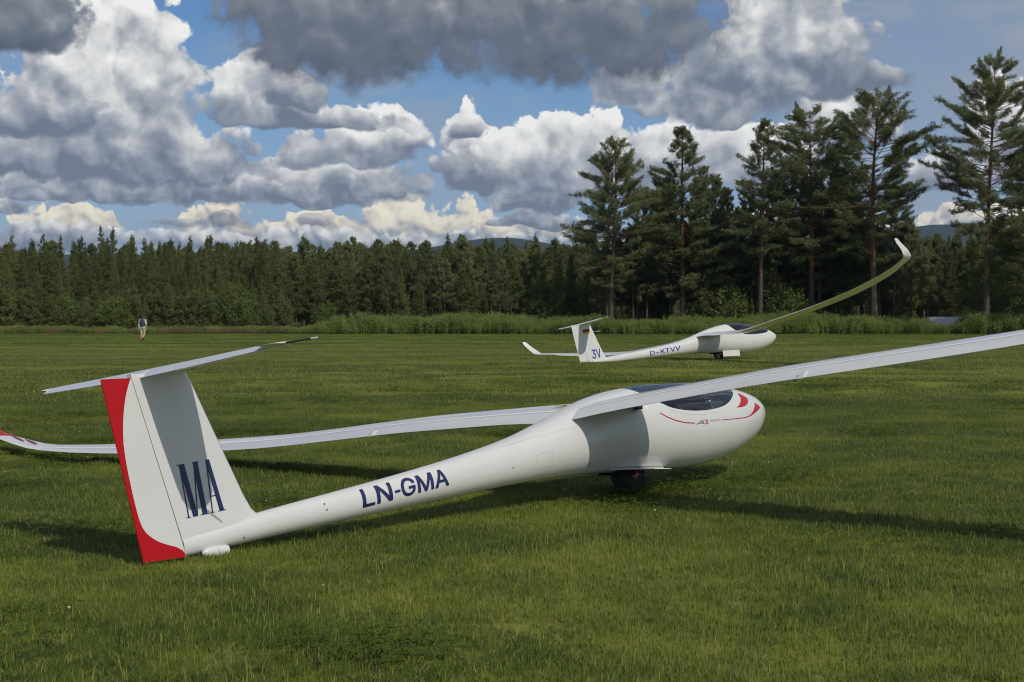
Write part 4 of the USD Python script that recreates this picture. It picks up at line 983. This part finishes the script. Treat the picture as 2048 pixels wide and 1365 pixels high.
def plant_forest():
    r = random.Random(5)
    # the single tall pines standing out on the right: x, top, distance, crown half width (photograph pixels), kind, turn, label
    for px, top, Y, hw, k, rot, lab in (
        (1222, 272, 158, 96, 0, 20, 'tall pine leftmost of the big pines, behind the tail fin of the far glider'),
        (1366, 252, 160, 105, 1, 130, 'dense dark tall pine, second of the big pines from the left'),
        (1520, 236, 157, 78, 2, 70, 'slim tall pine with bare red trunk behind the far canopy'),
        (1622, 204, 160, 118, 3, 200, 'broad tall pine just left of the widest spreading pine'),
        (1750, 168, 156, 128, 4, 10, 'tall pine with level spreading boughs behind the raised wing tip'),
        (1974, 98, 150, 112, 3, 310, 'tallest pine, open crown on a red trunk near the right edge'),
        (2090, 215, 150, 125, 1, 45, 'dark tall pine cut off by the right edge')):
        x = px_at(px, Y); H = h_at(top, Y)
        plant(BIG[k], 'tall_pine', 'pine tree', lab, x, Y, H, hw / 2930.0 * Y, rot)
    x = px_at(1214, 159); plant(BIG[2], 'tall_pine', 'pine tree', 'thin second pine close against the leftmost big pine', x, 159.5, h_at(330, 159), 1.9, 100)
    # middle sized dark pines between and behind them
    for px, top, Y in ((1285, 372, 164), (1335, 352, 167), (1400, 330, 165), (1440, 352, 166), (1500, 372, 165), (1555, 340, 167), (1605, 330, 165), (1660, 300, 167), (1690, 340, 165), (1725, 330, 168), (1785, 380, 166), (1300, 420, 165), (1330, 380, 170), (1420, 345, 168), (1455, 372, 163), (1480, 410, 172), (1560, 392, 166), (1590, 360, 170), (1675, 330, 168), (1700, 372, 163), (1790, 420, 168), (1820, 436, 164), (1275, 455, 163), (1395, 440, 161), (1530, 440, 162), (1640, 430, 162), (1760, 450, 161), (2020, 400, 162), (2050, 360, 166), (1985, 430, 170)):
        plant(BIG[r.choice([0, 1, 1, 4])] if top < 400 else MID[r.choice([2, 3, 3, 4])], 'pine', 'pine tree', 'dark pine crowding in between the tall pines on the right', px_at(px, Y), Y, h_at(top, Y), rot=r.uniform(0, 360), group='pines between the tall pines')
    # long even forest edge on the left
    for row, (Y0, n, lo, hi) in enumerate(((163, 46, 560, 496), (169, 50, 530, 474), (177, 50, 508, 466), (186, 44, 500, 466))):
        for i in range(n):
            px = -70 + (1210 + 70) * (i + r.uniform(.1, .9)) / n; Y = Y0 + r.uniform(-2.5, 2.5)
            top = r.uniform(hi, lo) + (14 if px < 120 else 0) * 0
            if r.random() < .16 and row > 0: top -= r.uniform(6, 26)
            left = px < 560
            k = MID[r.choice([4, 5, 1, 0, 4] if left else [0, 1, 2, 3, 3, 4])]
            plant(k, 'pine' if k in MID[:4] else 'spruce', 'conifer', 'green conifer of the even forest edge left of the tall pines', px_at(px, Y), Y, h_at(top, Y), rot=r.uniform(0, 360), group='conifers along the left forest edge')
    for row, (Y0, n, lo, hi) in enumerate(((168, 14, 520, 470), (178, 14, 490, 455))):
        for i in range(n):
            px = 1790 + 330 * (i + r.uniform(.1, .9)) / n; Y = Y0 + r.uniform(-2, 2)
            plant(MID[r.choice([0, 2, 3, 4])], 'pine', 'conifer', 'lower conifer between the two tallest pines at right', px_at(px, Y), Y, h_at(r.uniform(hi, lo), Y), rot=r.uniform(0, 360), group='lower conifers on the right')
    for i in range(36):
        px = 1180 + 640 * (i + r.uniform(.1, .9)) / 36; Y = 163 + r.uniform(-3, 5)
        plant(MID[r.choice([2, 3, 3])], 'pine', 'pine tree', 'thin pine with bare lower trunk under the tall pines', px_at(px, Y), Y, h_at(r.uniform(440, 540), Y), rot=r.uniform(0, 360), group='thin pines under the tall pines')
    # young trees and bushes in front
    for i in range(58):
        px = -60 + 640 * (i + r.uniform(0, 1)) / 58; Y = 158.5 + r.uniform(-1.5, 3)
        k = SMALL[r.randrange(2)] if r.random() < .74 else BUSH[r.choice([0, 1, 1])]
        plant(k, 'young_pine' if k in SMALL else 'birch_bush', 'young tree' if k in SMALL else 'bush', 'young pine at the left field edge before the forest' if k in SMALL else 'leafy bush at the left field edge before the forest', px_at(px, Y), Y, h_at(r.uniform(560, 625), Y), rot=r.uniform(0, 360), group='young pines at the left field edge' if k in SMALL else 'bushes at the left field edge')
    for px, top, w, k, nm, cat_, lab in (
        (1410, 545, 34, 0, 'young_pine', 'young tree', 'pale young pine behind the tail boom of the far glider'),
        (1462, 560, 44, 1, 'birch_bush', 'bush', 'rounded green bush behind the far canopy'),
        (1572, 566, 52, 1, 'birch_bush', 'bush', 'wide green bush below the raised far wing'),
        (1970, 512, 58, 2, 'birch', 'birch tree', 'light green birch below the tallest pine'),
        (2030, 560, 55, 0, 'birch_bush', 'bush', 'light green bush at the right edge behind the weeds'),
        (655, 596, 30, 0, 'birch_bush', 'bush', 'small bush at the left end of the tall weeds')):
        Y = 159.0
        plant(SMALL[0] if nm == 'young_pine' else BUSH[k], nm, cat_, lab, px_at(px, Y), Y, h_at(top, Y), w / 2930 * Y, rot=px % 360)
    # deeper forest, one mass
    q = np.random.default_rng(9); n = 620
    Y = q.uniform(190, 265, n); px = q.uniform(-260, 2320, n)
    X = px_at(px, Y); top = np.where(px < 1200, q.uniform(478, 520, n), q.uniform(468, 520, n)); H = h_at(top, Y)
    kinds = MID[:5]; idx = q.integers(0, 5, n)
    sc = np.stack([[H[i] / kinds[idx[i]]['H']] * 3 for i in range(n)]); sc[:, :2] *= q.uniform(.9, 1.3, (n, 1))
    pi = instancer('/World/forest', [(k['meshes'], None) for k in kinds], idx, np.c_[X, Y, np.zeros(n)], q.uniform(0, 6.28, n), sc)
    tag(pi, 'deep conifer forest behind the first rows of trees', 'forest', kind='stuff')
plant_forest()

# ------------------------------------------------------------------ tall weeds along the far edge
def weeds(seed, n, size, h0, h1, leafy=True):
    r = np.random.default_rng(seed); parts = []
    xy = r.uniform(-size / 2, size / 2, (n, 2)); h = r.uniform(h0, h1, n)
    lean = r.normal(0, .10, (n, 2)) * h[:, None]
    a = np.c_[xy, np.zeros(n)]; b = np.c_[xy + lean, h]
    parts.append(sticks(a, b, np.full(n, .012), np.full(n, .004)))
    if leafy:
        k = 13; t = r.uniform(.25, 1.0, (n, k)); c = a[:, None] + (b - a)[:, None] * t[..., None]
        d = r.normal(0, 1, (n, k, 3)); d[..., 2] = r.uniform(-.2, .7, (n, k))
    else:
        k = 6; t = r.uniform(.55, 1.05, (n, k)); c = a[:, None] + (b - a)[:, None] * t[..., None]; d = r.normal(0, .3, (n, k, 3)); d[..., 2] = 1
    d /= np.linalg.norm(d, axis=-1, keepdims=True)
    parts.append(needles(c.reshape(-1, 3), d.reshape(-1, 3), 2 if leafy else 1, .20, .05 if leafy else .03, .35, r))
    return join(parts)
def plant_weeds():
    r = np.random.default_rng(17)
    pr = [(weeds(201, 60, 1.6, 1.1, 1.9), M_WEED), (weeds(202, 60, 1.6, .9, 1.6), M_WEED), (weeds(203, 70, 1.6, .7, 1.3), M_WEED), (weeds(204, 60, 1.6, 1.2, 2.1), M_WEED)]
    pos, sc = [], []
    for Y in np.arange(148.5, 157, 1.05):
        for px in np.arange(585, 2120, 16.0):
            p = px + r.uniform(-10, 10)
            y = Y + r.uniform(-.5, .5) + 1.3 * math.sin(p / 130.0) + (max(0, 700 - p) / 40.0)
            e = (.55 if 1862 < p < 1925 else 1.0) * min(1.0, max(.3, (p - 560) / 140.0)) * (0.42 + .85 * float(meshkit.fbm(np.array([[p / 90.0, Y / 5, 2.0]]), 3, 4)[0]))
            pos.append((px_at(p, y), y, 0)); sc.append(min(1.25, e * (1.12 if p > 1500 else 1.0)))
    pos = np.array(pos)
    tag(instancer('/World/tall_weeds', pr, r.integers(0, 4, len(pos)), pos, r.uniform(0, 6.28, len(pos)), np.array(sc)), 'bank of tall green weeds along the far field edge', 'weeds', kind='stuff')
    dr = [(weeds(211, 90, 1.6, .35, .75, False), M_DRY), (weeds(212, 90, 1.6, .3, .6, False), M_DRY), (weeds(213, 60, 1.6, .3, .7, True), M_WEED)]
    pos = []
    for Y in np.arange(150.5, 160, 1.0):
        for px in np.arange(-60, 640, 19.0):
            p = px + r.uniform(-12, 12); y = Y + r.uniform(-.5, .5) + 1.2 * math.sin(p / 70.0)
            if r.random() < (.95 if 320 < p < 590 else .65): pos.append((px_at(p, y), y, 0))
    pos = np.array(pos); px = pos[:, 0] / pos[:, 1] * 2930 + 1024
    idx = np.where(r.random(len(pos)) < np.where((px > 320) & (px < 600), .6, .42), r.integers(0, 2, len(pos)), 2)
    tag(instancer('/World/rough_grass', dr, idx, pos, r.uniform(0, 6.28, len(pos)), r.uniform(.6, 1.15, len(pos))), 'brownish rough grass along the left field edge', 'grass', kind='stuff')
plant_weeds()

# ------------------------------------------------------------------ far hill
def build_hill():
    g = Graph()
    pos = g.node('geometry', 'position')
    n = g.node('noise_texture', 'fac', vector=pos, scale=0.02, detail=5.0, roughness=0.65)
    c = ramp(g, n, [(0.3, (0.010, 0.020, 0.014)), (0.7, (0.018, 0.030, 0.020))])
    m = finish(g, '/World/Looks/hill_forest', surface=g.node('principled_bsdf', 'BSDF', base_color=c, roughness=0.95, specular_ior_level=0.1))
    xs = np.linspace(-3500, 3500, 160); ys = np.linspace(4300, 6300, 30)
    X, Y = np.meshgrid(xs, ys, indexing='ij')
    ridge = 244 + 95 * np.exp(-((xs - 1560) / 420) ** 2) + 45 * np.exp(-((xs + 40) / 240) ** 2) - 10 * np.exp(-((xs + 1500) / 700) ** 2)
    t = (Y - 5200) / 900
    Z = ridge[:, None] * np.clip(1 - t ** 2, -.05, None) + 14 * (meshkit.fbm(np.stack([X / 160, Y / 160, 0 * X], -1), 4, 3) - .5)
    h = loft(np.stack([X, Y, Z], -1), False, False)
    if h.face_normals[:, 2].mean() < 0: h.invert()
    tag(obj('hill', h, m, smooth=True), 'blue forested hill on the horizon', 'hill', kind='structure')
build_hill()

# ------------------------------------------------------------------ trailer roof beyond the weeds
def build_trailer():
    Y = 158.5; x = px_at(1892, Y)
    T = thing('glider_trailer', 'long white trailer whose roof just shows above the weeds at right', 'trailer', loc=(x, Y, 0), rotz=0.06)
    prof = [(-.95, .55), (-.95, 1.25), (-.80, 1.62), (-.4, 1.80), (.4, 1.80), (.80, 1.62), (.95, 1.25), (.95, .55)]
    secs = [np.array([(xx, y * k, .55 + (z - .55) * kz) for y, z in prof]) for xx, k, kz in ((-2.2, .75, .8), (-2.0, .95, .97), (-1.5, 1, 1), (1.5, 1, 1), (2.1, .95, .95), (2.4, .7, .62))]
    obj('body', loft(np.array(secs)), M_WHITE, T, smooth=30)
    obj('chassis', cat([rbox(4.4, .08, .08, .02, (0, s * .5, .48)) for s in (-1, 1)] + [rbox(1.4, .07, .07, .02, (2.9, 0, .48))]), M_METAL, T)
    for s in (-1, 1):
        w = obj('wheel', revolve_y([(.1, -.07), (.22, -.09), (.31, -.08), (.33, 0), (.31, .08), (.22, .09), (.1, .07)], (-.2, s * .86, .33), 24), M_RUBBER, T, smooth=40)
build_trailer()

# ------------------------------------------------------------------ walking person
def body_mesh(bones, joints, edge=0.02, it=8):
    ms = []
    for a, b in bones:
        (pa, ra), (pb, rb) = joints[a], joints[b]
        ms.append(m3.Manifold.batch_hull([m3.Manifold.sphere(ra, 16).translate(tuple(pa)), m3.Manifold.sphere(rb, 16).translate(tuple(pb))]))
    m = m3.Manifold.batch_boolean(ms, m3.OpType.Add).refine_to_length(edge).to_mesh()
    t = trimesh.Trimesh(m.vert_properties[:, :3], m.tri_verts, process=True)
    trimesh.smoothing.filter_taubin(t, lamb=0.5, nu=0.53, iterations=it)
    return t
def build_person():
    skin = simple('skin', (0.50, 0.30, 0.20), 0.6, 0.3); vest = simple('vest_cloth', (0.055, 0.055, 0.075), 0.9, 0.2); shirt = simple('pale_shirt', (0.48, 0.49, 0.55), 0.85, 0.2)
    shorts = simple('beige_shorts', (0.42, 0.40, 0.31), 0.9, 0.2); shoe = simple('dark_shoe', (0.02, 0.02, 0.02), 0.7); hair = simple('dark_hair', (0.03, 0.026, 0.022), 0.7)
    Y = 98.0; x = px_at(285, Y)
    T = thing('person', 'person in dark vest, pale sleeves and beige shorts walking away over the grass', 'person', loc=(x, Y, float(ground_z(x, Y))), rotz=-0.1)
    J = dict(pel=((0, 0, .95), .135), waist=((0, .01, 1.10), .135), chest=((0, .02, 1.32), .16), neckb=((0, .03, 1.47), .075), neck=((0, .055, 1.54), .055), head=((0, .075, 1.655), .098), crown=((0, .055, 1.70), .092), jaw=((0, .12, 1.60), .06), nose=((0, .178, 1.635), .014),
             earL=((-.098, .07, 1.645), .022), earR=((.098, .07, 1.645), .022))
    for s, n, leg, arm in ((-1, 'L', 1, -1), (1, 'R', -1, 1)):
        J['sh' + n] = ((s * .185, .02, 1.42), .062); J['el' + n] = ((s * .245, .02 - arm * .03, 1.15), .045); J['wr' + n] = ((s * .235, .07 + arm * .11, .92), .030)
        J['pa' + n] = ((s * .225, .09 + arm * .14, .84), .036)
        for k in range(4):
            J[f'f{k}a' + n] = ((s * .228, .075 + arm * .14 + .018 * k, .80), .0105); J[f'f{k}b' + n] = ((s * .215, .085 + arm * .14 + .018 * k, .755 + .008 * abs(k - 1)), .009)
        J['tha' + n] = ((s * .205, .12 + arm * .14, .835), .012); J['thb' + n] = ((s * .195, .145 + arm * .14, .80), .0105)
        J['hip' + n] = ((s * .09, 0, .92), .105)
    J['knL'] = ((-.085, .06, .49), .062); J['anL'] = ((-.08, .0, .09), .04); J['toL'] = ((-.085, .15, .035), .03); J['heL'] = ((-.08, -.03, .035), .034); J['caL'] = ((-.083, .01, .36), .058)
    J['knR'] = ((.095, .10, .50), .062); J['anR'] = ((.09, -.20, .26), .04); J['toR'] = ((.09, -.16, .12), .03); J['heR'] = ((.09, -.27, .24), .034); J['caR'] = ((.093, -.02, .42), .058)
    bones = [('pel', 'waist'), ('waist', 'chest'), ('chest', 'neckb'), ('neckb', 'neck'), ('neck', 'head'), ('head', 'crown'), ('head', 'jaw'), ('head', 'nose'), ('head', 'earL'), ('head', 'earR')]
    for n in 'LR':
        bones += [('chest', 'sh' + n), ('neckb', 'sh' + n), ('sh' + n, 'el' + n), ('el' + n, 'wr' + n), ('wr' + n, 'pa' + n), ('pa' + n, 'tha' + n), ('tha' + n, 'thb' + n), ('pel', 'hip' + n), ('hip' + n, 'kn' + n), ('kn' + n, 'ca' + n), ('ca' + n, 'an' + n), ('an' + n, 'he' + n), ('he' + n, 'to' + n), ('an' + n, 'to' + n)]
        for k in range(4): bones += [('pa' + n, f'f{k}a' + n), (f'f{k}a' + n, f'f{k}b' + n)]
    obj('body', body_mesh(bones, J, .02, 4), skin, T, smooth=True)
    def grown(names, g_, extra=None):
        K = {k: (v[0], v[1] + g_) for k, v in J.items()}
        if extra: K.update(extra)
        return K
    obj('vest', body_mesh([('pel2', 'waist'), ('waist', 'chest'), ('chest', 'neckb'), ('chest', 'shL2'), ('chest', 'shR2')], grown(0, .022, dict(pel2=((0, 0, 1.0), .16), shL2=((-.15, .02, 1.42), .07), shR2=((.15, .02, 1.42), .07)))), vest, T, smooth=True)
    for n, s in (('L', -1), ('R', 1)):
        el = J['el' + n][0]; wr = np.array(J['wr' + n][0]); mid = tuple(np.array(el) * .4 + wr * .6)
        obj('sleeve', body_mesh([('sh' + n, 'el' + n), ('el' + n, 'm')], grown(0, .014, dict(m=(mid, .05)))), shirt, T, smooth=True)
    low = {n: tuple(np.array(J['hip' + n][0]) * .12 + np.array(J['kn' + n][0]) * .88) for n in 'LR'}
    obj('shorts', body_mesh([('pel', 'hipL'), ('pel', 'hipR'), ('hipL', 'lowL'), ('hipR', 'lowR'), ('hipL', 'hipR')], grown(0, .022, dict(lowL=(low['L'], .092), lowR=(low['R'], .092)))), shorts, T, smooth=True)
    for n in 'LR':
        obj('shoe', body_mesh([('he' + n, 'to' + n), ('an2', 'he' + n), ('an2', 'to' + n)], grown(0, .014, dict(an2=(tuple(np.array(J['an' + n][0]) - [0, 0, .015]), .04)))), shoe, T, smooth=True)
    obj('hair', body_mesh([('a', 'b'), ('b', 'c')], dict(a=((0, .03, 1.64), .09), b=((0, .045, 1.70), .097), c=((0, .085, 1.725), .082))), hair, T, smooth=True)
build_person()

# ------------------------------------------------------------------ air
def build_haze():
    g = Graph()
    v = g.node('principled_volume', 'volume', color=(0.62, 0.78, 1.0), density=0.00005, anisotropy=0.3)
    m = finish(g, '/World/Looks/air', volume=v)
    b = trimesh.creation.box((19000, 19000, 430)); b.apply_translation((0, 0, 215 - 1.5))
    tag(obj('haze', b, m), 'faint blue haze of the distant air', 'haze', kind='stuff')
build_haze()
